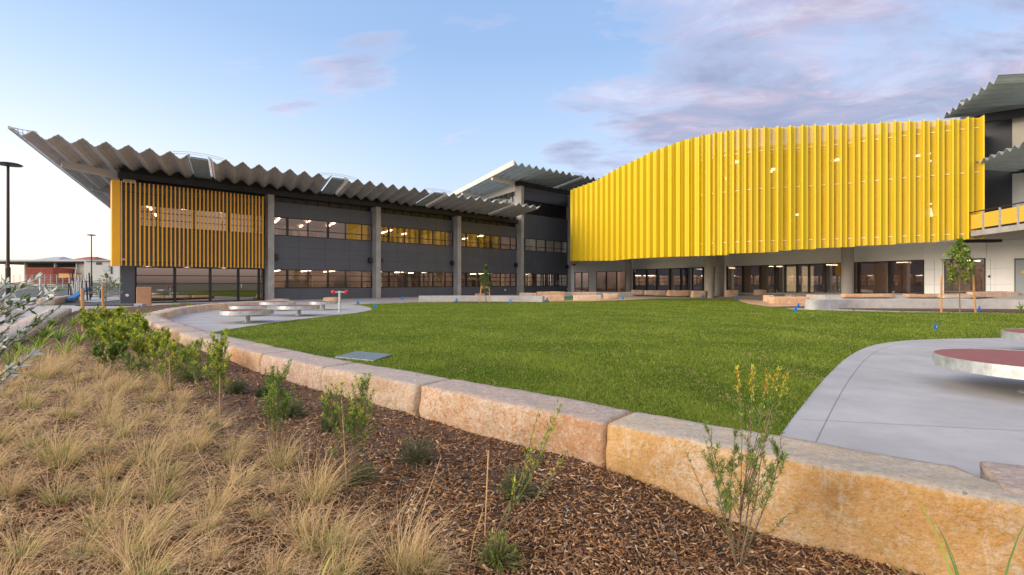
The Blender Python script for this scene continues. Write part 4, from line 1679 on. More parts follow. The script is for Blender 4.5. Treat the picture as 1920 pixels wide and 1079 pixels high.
# terrace surfaces rising towards the hall
tp = [gw(1187), gw(1357), gw(1589), gw(1733), gw(1850), gw(1930)]
tl = smooth_path([(12.0, 53.0), (17.5, 45.6), (20.5, 38.5), (23.0, 33.0), (25.5, 29.6), (29.6, 27.6)], 6)
tu = smooth_path([tuple(gw(q))[:2] for q in (1120, 1300, 1470, 1589, 1733, 1930)], 6)
b = MB()
n_ = len(tl)
for i in range(n_):
    f = i / (n_ - 1)
    for j in range(4):
        g = j / 3
        x, y = tl[i][0] * (1 - g) + tu[i][0] * g, tl[i][1] * (1 - g) + tu[i][1] * g
        b.v.append((x, y, (0.02 + .10 * f) * (1 - g) + (0.20 + .47 * f) * g))
for i in range(n_ - 1):
    for j in range(3):
        a = i * 4 + j
        b.f.append((a, a + 4, a + 5, a + 1))
        b.m.append(0)
o = b.build('terrace_paving', M_pave)
tag(o, kind='structure')

# concrete path along the classroom wing, sandy path patches
M_sand = mat('sandy_gravel', (0.50, 0.33, 0.22), 0.95, var=0.2, scale=6, bump=.4)
sheet('sandy_path', [tuple(G(a, b_))[:2] for a, b_ in [(1383, 561), (1388, 566), (1405, 571), (1440, 576), (1500, 578), (1540, 578), (1560, 566), (1500, 560), (1430, 559)]], 0.022, M_sand)
sheet('sandy_path.001', [tuple(G(a, b_))[:2] for a, b_ in [(700, 567.5), (785, 566.8), (1000, 566.5), (1110, 565.8), (1170, 563.5), (1230, 560.5), (1180, 557.5), (1100, 559), (1000, 561), (800, 563.5), (740, 565)]], 0.022, M_sand)
sheet('synthetic_turf', [tuple(G(a, b_))[:2] for a, b_ in [(1050, 564.0), (1078, 563.5), (1074, 556.5), (1052, 557)]], 0.034, mat('bright_turf', (0.04, 0.20, 0.05), .9, var=.2, scale=8))
M_bed = mat('bed_soil', (0.10, 0.05, 0.03), 1.0, var=.4, scale=12, bump=.8, col2=(.20, .11, .07))
sheet('bench_bed', [tuple(G(a, b_))[:2] for a, b_ in [(1440, 576.5), (1560, 579.5), (1700, 584), (1920, 587), (2300, 589.5), (2300, 578), (1920, 576), (1560, 574)]], 0.026, M_bed)
sheet('bench_bed.001', [tuple(G(a, b_))[:2] for a, b_ in [(850, 568.3), (1030, 567.6), (1030, 563), (850, 563)]], 0.026, M_bed)

# left long curved concrete bench
def bench(name, cl, wdt, z0, z1, label, group=None):
    P_ = smooth_path(cl, 8)
    b = MB()
    n_ = len(P_)
    for i in range(n_):
        d = P_[min(i + 1, n_ - 1)] - P_[max(i - 1, 0)]
        d = d / np.linalg.norm(d)
        nx, ny = -d[1] * wdt, d[0] * wdt
        for (ox, z) in ((0, z0), (0, z1 - .02), (.04, z1), (.96, z1), (1, z1 - .02), (1, z0)):
            b.v.append((P_[i][0] + nx * ox, P_[i][1] + ny * ox, z))
    for i in range(n_ - 1):
        for k in range(5):
            a = i * 6 + k
            b.f.append((a, a + 6, a + 7, a + 1))
            b.m.append(0)
    b.f.append(tuple(range(6)))
    b.f.append(tuple((n_ - 1) * 6 + 5 - k for k in range(6)))
    b.m += [0, 0]
    o = b.build(name, M_concl)
    bm = bmesh.new()
    bm.from_mesh(o.data)
    bmesh.ops.recalc_face_normals(bm, faces=bm.faces)
    bm.to_mesh(o.data)
    bm.free()
    return tag(o, label, 'bench', group)


bench('concrete_bench', [tuple(G(785, 566.8))[:2], tuple(G(850, 566.4))[:2], tuple(G(930, 566.5))[:2], tuple(G(1017, 567.5))[:2]], .6, 0, .43, 'long low concrete bench behind the small staked tree at the far edge of the lawn')
bench('concrete_bench', [tuple(G(1510, 580.6))[:2], tuple(G(1537, 581.0))[:2], tuple(G(1600, 579.3))[:2], tuple(G(1700, 579.5))[:2], tuple(G(1800, 580))[:2], tuple(G(1912, 581))[:2], tuple(G(2020, 584))[:2]], .6, 0, .50, 'long curved concrete bench behind the larger staked tree on the right')
bench('concrete_step', [(19.4, 31.4), (21.5, 31.3), (25, 31.2), (31.6, 31.0)], 2.2, 0, .58, 'grey concrete terrace step behind the long curved bench on the right')['category'] = 'step'
bench('concrete_step', [tuple(G(1018, 556.2))[:2], tuple(G(1060, 556))[:2], tuple(G(1110, 555.5))[:2], tuple(G(1195, 555.5))[:2]], .6, 0, .42, 'low grey concrete edging in front of the double doors')['category'] = 'step'


def stone(px0, px1, pyt, pyb, m_, label, z0=0.0, depth=.6, group='loose sandstone blocks around the terrace', skew=0):
    """block whose front bottom edge sits at pyb on level z0, seen from px0 to px1, top at pyt"""
    Y = (CAMH - z0) * F / (pyb - HZ)
    a_ = Vector(((px0 - 960) / F * Y, Y))
    c_ = Vector(((px1 - 960) / F * (Y + skew), Y + skew))
    h = (pyb - pyt) / F * Y
    return rough_box('sandstone_block', a_, c_, depth, h, z0, m_, label, 'stone block', group)


stone(1017, 1058, 554.5, 565, ST_ORG, 'orange sandstone block at the left of the green turf patch')
stone(1075, 1127, 554, 565, ST_PAL, 'pale sandstone block at the right of the green turf patch')
stone(1134, 1162, 551, 562, ST_PNK, 'small pale sandstone block right of the green turf patch', depth=.8)
stone(1007, 1060, 547.5, 556, ST_ORG, 'bright orange flat sandstone block behind the turf patch', z0=.15)
stone(974, 1006, 549.5, 556, ST_PNK, 'low pinkish sandstone block beyond the end of the left concrete bench', z0=.15)
stone(1074, 1119, 548, 555.5, ST_PNK, 'pink flat sandstone block in front of the double doors', z0=.15)
stone(1187, 1208, 544.5, 553, ST_PNK, 'small sandstone block beside the left round column', z0=.15)
stone(1211, 1249, 545, 554, ST_PNK, 'long sandstone block between the left round column and the middle columns', z0=.15)
stone(1254, 1294, 544.8, 555.5, ST_ORG, 'squared sandstone block under the middle of the yellow screen', z0=.12)
stone(1298, 1323, 545.5, 558, ST_PNK, 'sandstone block just left of the pair of round columns', z0=.05)
stone(1362, 1385, 544.5, 557.5, ST_PNK, 'cubic sandstone block right of the pair of round columns', z0=.08)
stone(1419, 1438, 544, 557.5, ST_PAL, 'small upright sandstone cube on the paving before the dark windows', z0=.08)
stone(1471, 1508, 543.8, 556, ST_ORG, 'orange sandstone block behind the rough stones near the curved bench', z0=.10)
stone(1541, 1569, 543, 552, ST_PAL, 'pale low sandstone block left of the rightmost round column', z0=.3)
stone(1483, 1556, 552, 562, ST_PAL, 'long rough pale boulder behind the pink block near the curved bench', z0=.03, depth=.9)
stone(1440, 1452, 554, 567, ST_ORG, 'small orange sandstone piece at the left of the pink block', depth=.7)
stone(1451, 1517, 557, 572, ST_ORG, 'big pinkish orange sandstone block beside the end of the curved bench', depth=.8)
stone(1585, 1675, 551.5, 558, ST_ORG, 'long orange sandstone slab set in the step behind the curved bench', z0=.455, depth=.5)
stone(1704, 1768, 552.3, 558, ST_ORG, 'orange sandstone slab left of the staked tree on the step', z0=.455, depth=.5)
stone(1770, 1830, 552.8, 559, ST_PAL, 'pale sandstone slab behind the staked tree on the step', z0=.455, depth=.5)
stone(1699, 1822, 546.0, 549.8, ST_PNK, 'long thin pink sandstone slab on the upper step', z0=.60, depth=.5)
stone(1828, 1911, 547.3, 558.5, ST_PNK, 'long pale pink sandstone block at the right end of the step', z0=.455, depth=.6)
stone(508, 535, 561, 565.5, ST_PNK, 'low sandstone block beyond the round tables near the first concrete column', depth=.7)
stone(605, 630, 558.5, 567.8, ST_ORG, 'orange sandstone block behind the round table nearest the spinner post', depth=.8)
stone(890, 908, 551, 556, ST_ORG, 'low orange block behind the small staked tree', depth=.6)

# upright stone slab and small box at the left building
p0, p1 = G(256, 577), G(284, 576.5)
b = MB()
b.bar((p0.x, p0.y, .56), (p1.x, p1.y, .56), .15, 1.13)
tag(b.build('stone_slab', mat('brown_slab', (0.46, 0.25, 0.14), .85, var=.15, scale=4, bump=.3), bevel=.03), 'tall upright brown sandstone slab standing before the glazed doors', 'stone slab')
b = MB()
p = G(265, 579)
b.box(p.x - .24, p.y - .2, 0, p.x + .2, p.y + .1, .26)
b.lathe([(0, 0), (.07, 0), (.07, .05), (0, .05)], (p.x + .02, p.y - .22, .14), 12)
o = b.build('service_box', mat('grey_box', (.30, .33, .36), .5), bevel=.015)
tag(o, 'small grey service box at the foot of the upright stone slab', 'box')

o = rough_box('stone_block', (2.97, 3.06), (5.0, 1.92), .55, .36, -.235, ST_PNK, 'flat pinkish sandstone block set behind the ochre block at the right frame edge', 'stone block')
# round tables
def round_table(x, y, r, label, z=.016, h=.42, spin=0):
    root = empty('round_table', (x, y, z), label, 'table', 'round platform tables', spin)
    b = MB()
    th = .135 * (r / .8) ** .3
    b.lathe([(r - .03, h - th), (r, h - th), (r, h), (r - .012, h), (r - .012, h - .012), (r - .03, h - .012)], (0, 0, 0), 64)
    b.v = [tuple(root.matrix_basis @ Vector(q)) for q in b.v]
    b.build('rim', M_steel, root)
    b = MB()
    b.lathe([(r - .032, h - .05), (r - .014, h - .05), (r - .014, h - .006), (r - .05, h - .004)], (0, 0, 0), 64)
    b.v = [tuple(root.matrix_basis @ Vector(q)) for q in b.v]
    b.build('tabletop', M_deck, root)
    b = MB()
    b.lathe([(.17, 0), (.17, .015), (.085, .02), (.085, h - .09), (.14, h - .06)], (0, 0, 0), 24)
    b.v = [tuple(root.matrix_basis @ Vector(q)) for q in b.v]
    b.build('pedestal', M_steel, root)
    return root


def gx_(px, Y):
    return (px - 960) / F * Y


for px, Y, r, lb in ((464, 17.2, .82, 'nearest round red-topped steel table on the left pad'), (466, 20.6, .69, 'half-hidden round table directly behind the nearest one on the left pad'),
                     (521, 24.6, .81, 'round table at the back middle of the left pad'), (560, 20.6, .81, 'round table in the middle right of the left pad, before the back ones'),
                     (606, 24.9, .64, 'small round table next to the spinner post')):
    round_table(gx_(px, Y), Y, r, lb)
round_table(6.42, 6.2, .98, 'large round red-topped steel table on the right pad near the camera', spin=.4)
round_table(10.3, 9.35, .92, 'round table cut by the right edge of the frame, farther than the large one', spin=.4)

# steel post with red handles on the left pad
p = G(637, 586)
root = empty('play_post', p, 'slim steel play post with two red handwheels on the left pad', 'play equipment')
b = MB()
b.lathe([(.10, 0), (.10, .02), (.052, .025), (.052, .95), (.03, .97)], (p.x, p.y, .016), 16)
b.build('post', M_steel, root)
b = MB()
b.bar((p.x - .22, p.y, .93), (p.x + .22, p.y, .93), .06, .05)
b.build('crossbar', M_steel, root)
for s in (-1, 1):
    b = MB()
    b.tube([(p.x + s * .20, p.y, .88), (p.x + s * .25, p.y, .90), (p.x + s * .30, p.y, .93), (p.x + s * .34, p.y, 1.0)], [.03, .075, .085, .06], 12)
    b.tube([(p.x + s * .27, p.y - .09, .93), (p.x + s * .27, p.y + .09, .93)], .03, 8)
    b.build('handle', M_red, root, smooth=True)

# galvanised pit cover
b = MB()
c_ = [G(628, 670.5, .03), G(668, 659.5, .03), G(735, 665.5, .03), G(700, 677.5, .03)]
b.poly([(q.x, q.y) for q in c_], .0, .042)
o = b.build('pit_cover', mat('pit_steel', (.30, .33, .33), .45, metal=.7, var=.2, scale=20), bevel=.004)
tag(o, 'square galvanised steel pit cover set in the lawn behind the stone wall', 'pit cover')

# blue survey flags
FL = [(703, 578.5, 'blue marker flag just right of the left pad tip'), (671, 571.3, 'blue marker flag behind the left pad'), (754, 563, 'blue marker flag on the path left of the long concrete bench'), (856, 567, 'tiny blue marker flag in front of the left concrete bench'),
      (957, 568.5, 'pale blue marker flag near the small staked tree'), (1026, 565.5, 'blue marker flag at the end of the left concrete bench'), (1168, 562.5, 'blue marker flag right of the turf patch'), (1318, 560, 'blue marker flag at the foot of the paired round columns'),
      (1380, 562, 'blue marker flag at the left tip of the sandy path'), (1497, 577.5, 'blue marker flag touching the end of the curved bench'), (1492, 585.5, 'blue marker flag on the lawn before the curved bench'), (1755, 619, 'large blue and white marker flag alone in the right half of the lawn'), (1836, 584, 'blue marker flag beside the stake of the larger tree')]
for px, py, lb in FL:
    p = G(px, py)
    k = (.085 if px != 1755 else .07) * (1 + p.y / 60)
    b = MB()
    b.tube([(p.x, p.y, 0), (p.x, p.y, .10 + k)], .004, 5)
    b.add([(p.x - k * .9, p.y, .03), (p.x + k * .9, p.y + .02, .03), (p.x + .002, p.y - .02, .06 + k * 1.9), (p.x - k * .9, p.y + .006, .03), (p.x + k * .9, p.y + .026, .03), (p.x + .002, p.y - .014, .06 + k * 1.9)], [(0, 1, 2), (5, 4, 3), (0, 2, 5, 3), (1, 4, 5, 2)], 0)
    if px in (1755, 957):
        b.add([(p.x - k * .2, p.y - .026, .07), (p.x + k * .2, p.y - .02, .07), (p.x, p.y - .03, .06 + k)], [(0, 1, 2)], 1)
    o = b.build('marker_flag', [M_blue, M_white])
    tag(o, lb, 'marker flag', 'blue marker flags around the lawn')

# lamp posts
def lamp(px, Y, ztop, label, arm):
    x = gx_(px, Y)
    root = empty('street_lamp', (x, Y, 0), label, 'street lamp', None)
    b = MB()
    b.tube([(x, Y, 0), (x, Y, ztop * .35), (x, Y, ztop * .36), (x, Y, ztop)], [.070, .070, .048, .04], 12)
    b.build('pole', M_pole, root)
    b = MB()
    b.lathe([(.10, 0), (.32, .03), (.34, .06), (.25, .10), (.05, .12)], (x + arm, Y, ztop - .02), 24)
    b.build('lamp_head', M_pole, root)


lamp(15, 17.0, 1.37 + 219 * 17.0 / F, 'tall dark street lamp at the left edge of the frame', .05)
lamp(171.5, 44, 1.37 + 88 * 44 / F, 'smaller dark street lamp beside the playground beyond the left path', .0)

# ------------------------------------------------------------------ plants
LG = {'dk': mat('leaf_dark', (0.065, 0.135, 0.035), .55, trans=.25), 'md': mat('leaf_mid', (0.14, 0.24, 0.04), .55, trans=.3), 'lt': mat('leaf_light', (0.36, 0.45, 0.05), .55, trans=.35),
      'yl': mat('leaf_yellow', (0.60, 0.56, 0.05), .6, trans=.35), 'or': mat('leaf_orange', (0.55, 0.24, 0.03), .6, trans=.3), 'gy': mat('leaf_silver', (0.74, 0.78, 0.74), .6, trans=.2), 'bl': mat('leaf_bluish', (0.05, 0.095, 0.06), .7, trans=.2)}


def leaf(b, p, d, up, ln, wd, mi):
    """folded lance leaf of four triangles"""
    d = d.normalized()
    s = d.cross(up)
    if s.length < 1e-4:
        s = Vector((1, 0, 0))
    s.normalize()
    u = s.cross(d)
    m1 = p + d * ln * .5 - u * wd * .15
    b.add([p, p + d * ln * .45 + s * wd * .5, p + d * ln, p + d * ln * .45 - s * wd * .5, m1], [(0, 1, 4), (1, 2, 4), (2, 3, 4), (3, 0, 4)], mi)


def rv(r, a=1.0):
    return Vector((r.gauss(0, a), r.gauss(0, a), r.gauss(0, a)))


def twig(b, lf, r, p, d, ln, rad, leaf_n, ll, lw, mats_, up=.15, wob=.12, start=.25, tipm=None):
    pts = [p.copy()]
    n_ = 6
    q = p.copy()
    d = d.normalized()
    for i in range(n_):
        d = (d + rv(r, wob) + Vector((0, 0, up))).normalized()
        q = q + d * ln / n_
        pts.append(q.copy())
    b.tube(pts, [rad * (1 - .75 * i / n_) for i in range(n_ + 1)], 5)
    for k in range(leaf_n):
        f = start + (1 - start) * (k + r.random()) / leaf_n
        i = min(n_ - 1, int(f * n_))
        pp = pts[i].lerp(pts[i + 1], f * n_ - i)
        dd = (pts[i + 1] - pts[i]).normalized()
        side = rv(r).cross(dd).normalized()
        ld = (dd * .75 + side * .85).normalized()
        mi = r.choice(mats_)
        if tipm is not None and f > .70 and r.random() < .75:
            mi = tipm if isinstance(tipm, int) else r.choice(tipm)
        leaf(lf, pp, ld, Vector((0, 0, 1)) + rv(r, .3), ll * r.uniform(.6, 1.15), lw, mi)
    return pts


MS = ['dk', 'md', 'lt', 'yl', 'or', 'gy', 'bl']
MSL = [LG[k] for k in MS]


def shrub(name, base, height, seed, label, cat='shrub', group=None, stems=4, spread=.35, twigs=7, leaf_n=26, ll=.035, lw=.009, pal=(0, 1, 1, 2), tip=None, lean=(0, 0), stake=None, lowleaf=0.0, trunk_r=.006, tl=.45):
    r = random.Random(seed)
    root = empty(name, base, label, cat, group)
    st, lf = MB(), MB()
    base = Vector(base)
    for s in range(stems):
        a = 2 * math.pi * (s + r.random() * .6) / stems
        d0 = Vector((math.cos(a) * spread + lean[0], math.sin(a) * spread + lean[1], 1)).normalized()
        hh = height * r.uniform(.72, 1.0)
        pts = twig(st, lf, r, base + Vector((math.cos(a), math.sin(a), 0)) * .01, d0, hh, trunk_r * r.uniform(.8, 1.2), int(leaf_n * .8), ll, lw, list(pal), up=.05, wob=.07, start=.35 if not lowleaf else .1, tipm=tip)
        for t_ in range(twigs):
            f = r.uniform(.28, .95)
            i = min(5, int(f * 6))
            p = pts[i].lerp(pts[i + 1], f * 6 - i)
            dd = (pts[i + 1] - pts[i]).normalized()
            side = rv(r).cross(dd).normalized()
            twig(st, lf, r, p, (dd + side * .8), hh * tl * r.uniform(.5, 1.0) * (1.1 - f * .6), trunk_r * .45, leaf_n, ll, lw, list(pal), tipm=tip)
    st.build('stems', M_bark, root)
    lf.build('foliage', MSL, root)
    if stake:
        dx_, dy_, hs = stake
        b = MB()
        b.tube([base + Vector((dx_, dy_, -.05)), base + Vector((dx_ + .015, dy_, hs))], .006, 6)
        o = b.build('bamboo_stake', M_bamboo)
        tag(o, 'thin bamboo stake beside the ' + cat + ' described as ' + label if False else 'thin bamboo stake next to the ' + label[:60].rsplit(' ', 1)[0], 'stake', 'thin bamboo stakes in the mulch bed')
    return root


def mz(x, y):
    return mulch_z(x, y)


def Gm(px, py):
    """where a pixel meets the mulch bed"""
    z = -.15
    for _ in range(6):
        p = G(px, py, z)
        z = mz(p.x, p.y)
    return Vector((p.x, p.y, z))


def hpx(p, py):
    return CAMH + (HZ - py) / F * p.y - p.z


def stake(px, pyb, pyt, pxt, label, rad=.0045, m_=M_bamboo, name='bamboo_stake', base=None):
    p = base or Gm(px, pyb)
    h = hpx(p, pyt)
    b = MB()
    b.tube([(p.x, p.y, p.z - .05), (p.x + (pxt - px) / F * p.y, p.y, p.z + h)], rad, 8)
    return tag(b.build(name, m_), label, 'stake')


# foreground bottlebrush shrub on the right
p = Gm(1385, 1064)
shrub('bottlebrush_shrub', p, hpx(p, 715), 11, 'tall loose bottlebrush shrub with orange-yellow tips in front of the ochre block', stems=7, spread=.26, twigs=8, leaf_n=60, lowleaf=1, ll=.036, lw=.0055, pal=(0, 1, 1, 2), tip=None, trunk_r=.0048, tl=.30)
r = random.Random(6)
for q_, (px1, py1, z_, n__) in enumerate(((1480, 962, .16, 60), (1284, 842, .10, 46), (1345, 900, .10, 40), (1440, 800, .35, 60), (1330, 820, .3, 50), (1470, 830, .32, 50))):
    st, lf = MB(), MB()
    tip_ = W(px1, py1, p.y - .06)
    s_ = p + Vector((0, 0, z_))
    mid = s_.lerp(tip_, .5) + Vector((.03 if px1 > 1390 else -.03, -.02, -.02 if q_ < 3 else .01))
    st.tube([s_, mid, tip_], [.003, .0022, .001], 5)
    for k in range(n__):
        f = .12 + .88 * r.random()
        pp = s_.lerp(mid, f * 2) if f < .5 else mid.lerp(tip_, f * 2 - 1)
        leaf(lf, pp, (tip_ - s_).normalized() + rv(r, .55), Vector((0, 0, 1)), .034, .0065, r.choice([0, 1, 1, 2] if f > .8 else [0, 1, 0, 1]))
    bb_root = [o_ for o_ in bpy.data.objects if o_.name == 'bottlebrush_shrub'][0]
    st.build('side_stem', M_bark, bb_root)
    lf.build('side_foliage', MSL, bb_root)
r = random.Random(5)
st, lf = MB(), MB()
root = empty('bottlebrush_shoot', p + Vector((.02, .03, 0)), 'two long bare shoots with orange and yellow tufts rising from the bottlebrush shrub', 'shoot')
for (px1, py1) in ((1382, 690), (1412, 690), (1460, 690), (1440, 700), (1478, 700)):
    tip_ = W(px1, py1, p.y + .05)
    b0 = p + Vector((.02, .02, 0)) + Vector((0, 0, .30 if px1 < 1420 else .38))
    mid = (b0 + tip_) / 2 + Vector((.02, 0, .02))
    st.tube([p + Vector((0, 0, .0)), b0, mid, tip_], [.004, .0035, .0025, .0015], 5)
    for k in range(90):
        f = r.random() ** .5
        q = mid.lerp(tip_, f)
        leaf(lf, q + rv(r, .008), (tip_ - mid).normalized() + rv(r, .8), Vector((0, 0, 1)), .026, .010, r.choice([3, 3, 4, 2]) if f > .6 else r.choice([1, 2, 1]))
st.build('stems', M_bark, root)
lf.build('foliage', MSL, root)

# leaning shrub with stake in the middle
p = Gm(925, 1010)
root = empty('leaning_shrub', p, 'thin shrub leaning right over the mulch with pale leafy tip beside a bamboo stake', 'shrub')
st, lf = MB(), MB()
r = random.Random(21)
for q_, (px1, py1, n__, f0) in enumerate(((1052, 758, 120, .35), (1030, 800, 70, .4), (1062, 850, 50, .45), (965, 900, 50, .3), (1000, 838, 60, .4), (1010, 770, 50, .6))):
    tip_ = W(px1, py1, p.y + r.uniform(-.05, .08))
    mid = p.lerp(tip_, .5) + Vector((.03, 0, -.03))
    st.tube([p, mid, tip_], [.005, .0035, .0012], 6)
    for k in range(n__):
        f = f0 + (1 - f0) * r.random() ** .7
        pp = p.lerp(mid, f * 2) if f < .5 else mid.lerp(tip_, f * 2 - 1)
        leaf(lf, pp + rv(r, .008), (tip_ - p).normalized() + rv(r, .6), Vector((0, 0, 1)), .036 * r.uniform(.6, 1.1), .0105, r.choice([1, 2, 2, 3] if f > .75 else [0, 1, 1, 2]))
st.build('stems', M_bark, root)
lf.build('foliage', MSL, root)
stake(908, 1015, 845, 916, 'bare bamboo stake standing left of the leaning shrub')
shrubs = [  # px, base py, top py, seed, label, stems, opts
    (650, 915, 690, 31, 'staked young shrub with yellowish tips between the layered block and the camera', dict(stems=5, spread=.20, twigs=10, leaf_n=46, ll=.034, lw=.0095, tip=[2, 2, 3], pal=(1, 0, 1))),
    (512, 865, 672, 32, 'staked young shrub with mid-green leaves before the pink block', dict(stems=5, spread=.24, twigs=10, leaf_n=46, ll=.036, lw=.0105, pal=(0, 1, 1, 2))),
    (408, 785, 622, 33, 'upright dense shrub with a lime tip before the cream-topped block', dict(stems=5, spread=.18, twigs=12, leaf_n=46, ll=.038, lw=.012, pal=(0, 1, 1, 2), tip=[2, 3])),
    (372, 752, 645, 36, 'thin shrub with a bare stem left of the upright dense shrub', dict(stems=3, spread=.18, twigs=8, leaf_n=36, ll=.036, lw=.011)),
    (318, 735, 625, 34, 'lime-tipped bushy shrub with a pale stem in the upper bed', dict(stems=7, spread=.32, twigs=10, leaf_n=30, ll=.042, lw=.014, pal=(1, 1, 2), tip=[2, 3, 3], lowleaf=1)),
    (275, 695, 612, 35, 'yellow-green bushy shrub close to the bend of the wall', dict(stems=9, spread=.42, twigs=11, leaf_n=32, ll=.055, lw=.018, pal=(1, 1, 2), tip=[3, 3, 2], lowleaf=1)),
    (222, 672, 588, 37, 'broad bright green shrub left of the wall bend', dict(stems=10, spread=.5, twigs=11, leaf_n=32, ll=.060, lw=.020, pal=(1, 1, 2), tip=[2, 3], lowleaf=1)),
    (188, 655, 590, 38, 'green shrub beside the wooden stake at the left', dict(stems=8, spread=.45, twigs=9, leaf_n=30, ll=.060, lw=.020, pal=(0, 1, 2), tip=2, lowleaf=1)),
    (247, 630, 586, 39, 'small yellow-green shrub behind the broad one near the wall', dict(stems=9, spread=.5, twigs=10, leaf_n=30, ll=.060, lw=.022, pal=(1, 2), tip=[3, 3, 2], lowleaf=1)),
    (350, 700, 640, 40, 'low leafy shrub tucked against the orange wall blocks', dict(stems=7, spread=.45, twigs=8, leaf_n=24, ll=.045, lw=.014, pal=(0, 1, 1), tip=2, lowleaf=1)),
    (170, 630, 575, 52, 'tall yellow-tipped shrub behind the wooden stake at the left', dict(stems=8, spread=.4, twigs=9, leaf_n=30, ll=.065, lw=.024, pal=(0, 1, 2), tip=[3, 2], lowleaf=1)),
    (215, 618, 574, 53, 'yellow-green shrub farthest back in the green group', dict(stems=9, spread=.4, twigs=10, leaf_n=30, ll=.070, lw=.026, pal=(1, 2), tip=[3, 3], lowleaf=1)),
    (262, 640, 592, 54, 'lime shrub tucked behind the yellow-green shrub at the wall bend', dict(stems=9, spread=.45, twigs=10, leaf_n=30, ll=.065, lw=.022, pal=(0, 1, 2), tip=[3, 2], lowleaf=1)),
    (205, 700, 640, 55, 'leafy dark shrub at the lower edge of the green group, above the tussocks', dict(stems=8, spread=.5, twigs=9, leaf_n=28, ll=.050, lw=.016, pal=(0, 0, 1), tip=[1, 2], lowleaf=1)),
    (258, 722, 662, 56, 'sparse green shrub between the tussocks and the lime-tipped shrub', dict(stems=6, spread=.45, twigs=8, leaf_n=24, ll=.040, lw=.013, pal=(0, 1), tip=[1, 2], lowleaf=1)),
    (232, 655, 600, 44, 'dense shrub with yellow new growth in the middle of the green group', dict(stems=9, spread=.5, twigs=10, leaf_n=32, ll=.055, lw=.018, pal=(0, 1), tip=[3, 2], lowleaf=1)),
    (302, 668, 618, 45, 'dark leafy shrub with lime tips touching the bend of the wall', dict(stems=7, spread=.4, twigs=9, leaf_n=28, ll=.045, lw=.015, pal=(0, 1), tip=[2, 3], lowleaf=1)),
]
for px, pb_, pt_, sd_, lb, kw in shrubs:
    p = Gm(px, pb_)
    shrub('young_shrub', p, hpx(p, pt_), sd_, lb, group='young shrubs in the mulch bed', **kw)
stake(651, 915, 735, 640, 'bamboo stake standing in the shrub with yellowish tips')
stake(508, 868, 745, 512, 'bamboo stake standing in the mid-green shrub before the pink block')
stake(411, 790, 700, 412, 'bamboo stake beside the upright dense shrub')
stake(320, 742, 672, 317, 'pale bamboo stake under the lime-tipped bushy shrub')

# low rounded cushions
def cushion(px, pyb, wpx, hp, seed, label, pal=(0, 6, 0, 6, 1)):
    p = Gm(px, pyb)
    rx = wpx / 2 / F * p.y
    h = hp / F * p.y
    r = random.Random(seed)
    root = empty('cushion_shrub', p, label, 'shrub', 'low cushion shrubs in the mulch bed')
    lf, st = MB(), MB()
    for k in range(150):
        a, e = r.random() * 6.283, math.acos(r.random() * .97)
        d = Vector((math.cos(a) * math.sin(e) * rx, math.sin(a) * math.sin(e) * rx, math.cos(e) * h))
        d *= r.uniform(.7, 1.12)
        st.tube([p, p + d * .5 + Vector((0, 0, .01)), p + d], .0022, 4)
        for q in range(13):
            f = .35 + .65 * r.random()
            leaf(lf, p + d * f, d.normalized() + rv(r, .5), Vector((0, 0, 1)), .022 * (1 + p.y * .06), .0045 * (1 + p.y * .08), r.choice(pal))
    st.build('stems', M_bark, root)
    lf.build('foliage', MSL, root)


for a_ in [(781, 868, 78, 54, 1, 'round dark grey-green cushion shrub alone in the mulch between two stakes'), (618, 808, 44, 36, 2, 'dark cushion shrub behind the staked shrub with yellowish tips'), (968, 932, 72, 60, 3, 'dark green cushion shrub at the foot of the leaning shrub', (0, 1, 0)),
           (446, 736, 46, 26, 4, 'low grey-green cushion shrub near the ribbed orange block'), (546, 782, 60, 38, 5, 'dark cushion shrub behind the mid-green staked shrub', (0, 1, 0)), (402, 818, 34, 26, 6, 'tiny dark cushion shrub below the upright dense shrub'), (492, 742, 28, 16, 7, 'smallest cushion shrub before the pink block'),
           (672, 905, 66, 40, 8, 'flat green cushion shrub at the foot of the yellow-tipped shrub', (0, 1, 1)), (935, 1058, 90, 58, 9, 'sprawling bright green groundcover under the leaning shrub', (1, 1, 2)), (352, 716, 60, 34, 12, 'spreading dark groundcover beside the orange wall blocks', (0, 1))]:
    cushion(*a_)


# strappy plants
def strappy(px, pyb, h, seed, label, n_=34, wd=.022, pal=('md', 'lt'), spread=.8, group='strappy-leaved plants in the bed', base=None):
    r = random.Random(seed)
    p = base or Gm(px, pyb)
    b = MB()
    for k in range(n_):
        a = r.random() * 6.283
        ln = h * r.uniform(.7, 1.2)
        sp = r.uniform(.15, spread)
        d = Vector((math.cos(a) * sp, math.sin(a) * sp, 1)).normalized()
        s = Vector((-math.sin(a), math.cos(a), 0))
        q = p + Vector((math.cos(a), math.sin(a), 0)) * .015
        prev = None
        N_ = 6
        for i in range(N_ + 1):
            f = i / N_
            w_ = wd * (1 - f ** 2.2) * .5 + .0008
            L1, R1 = q - s * w_, q + s * w_
            if prev:
                b.add([prev[0], prev[1], R1, L1], [(0, 1, 2, 3)], k % 2)
            prev = (L1, R1)
            q = q + d * ln / N_
            d = (d + Vector((math.cos(a) * .10, math.sin(a) * .10, -.13 * (1 + f)))).normalized()
    o = b.build('strappy_plant', [LG[pal[0]], LG[pal[1]]])
    return tag(o, label, 'plant', group)


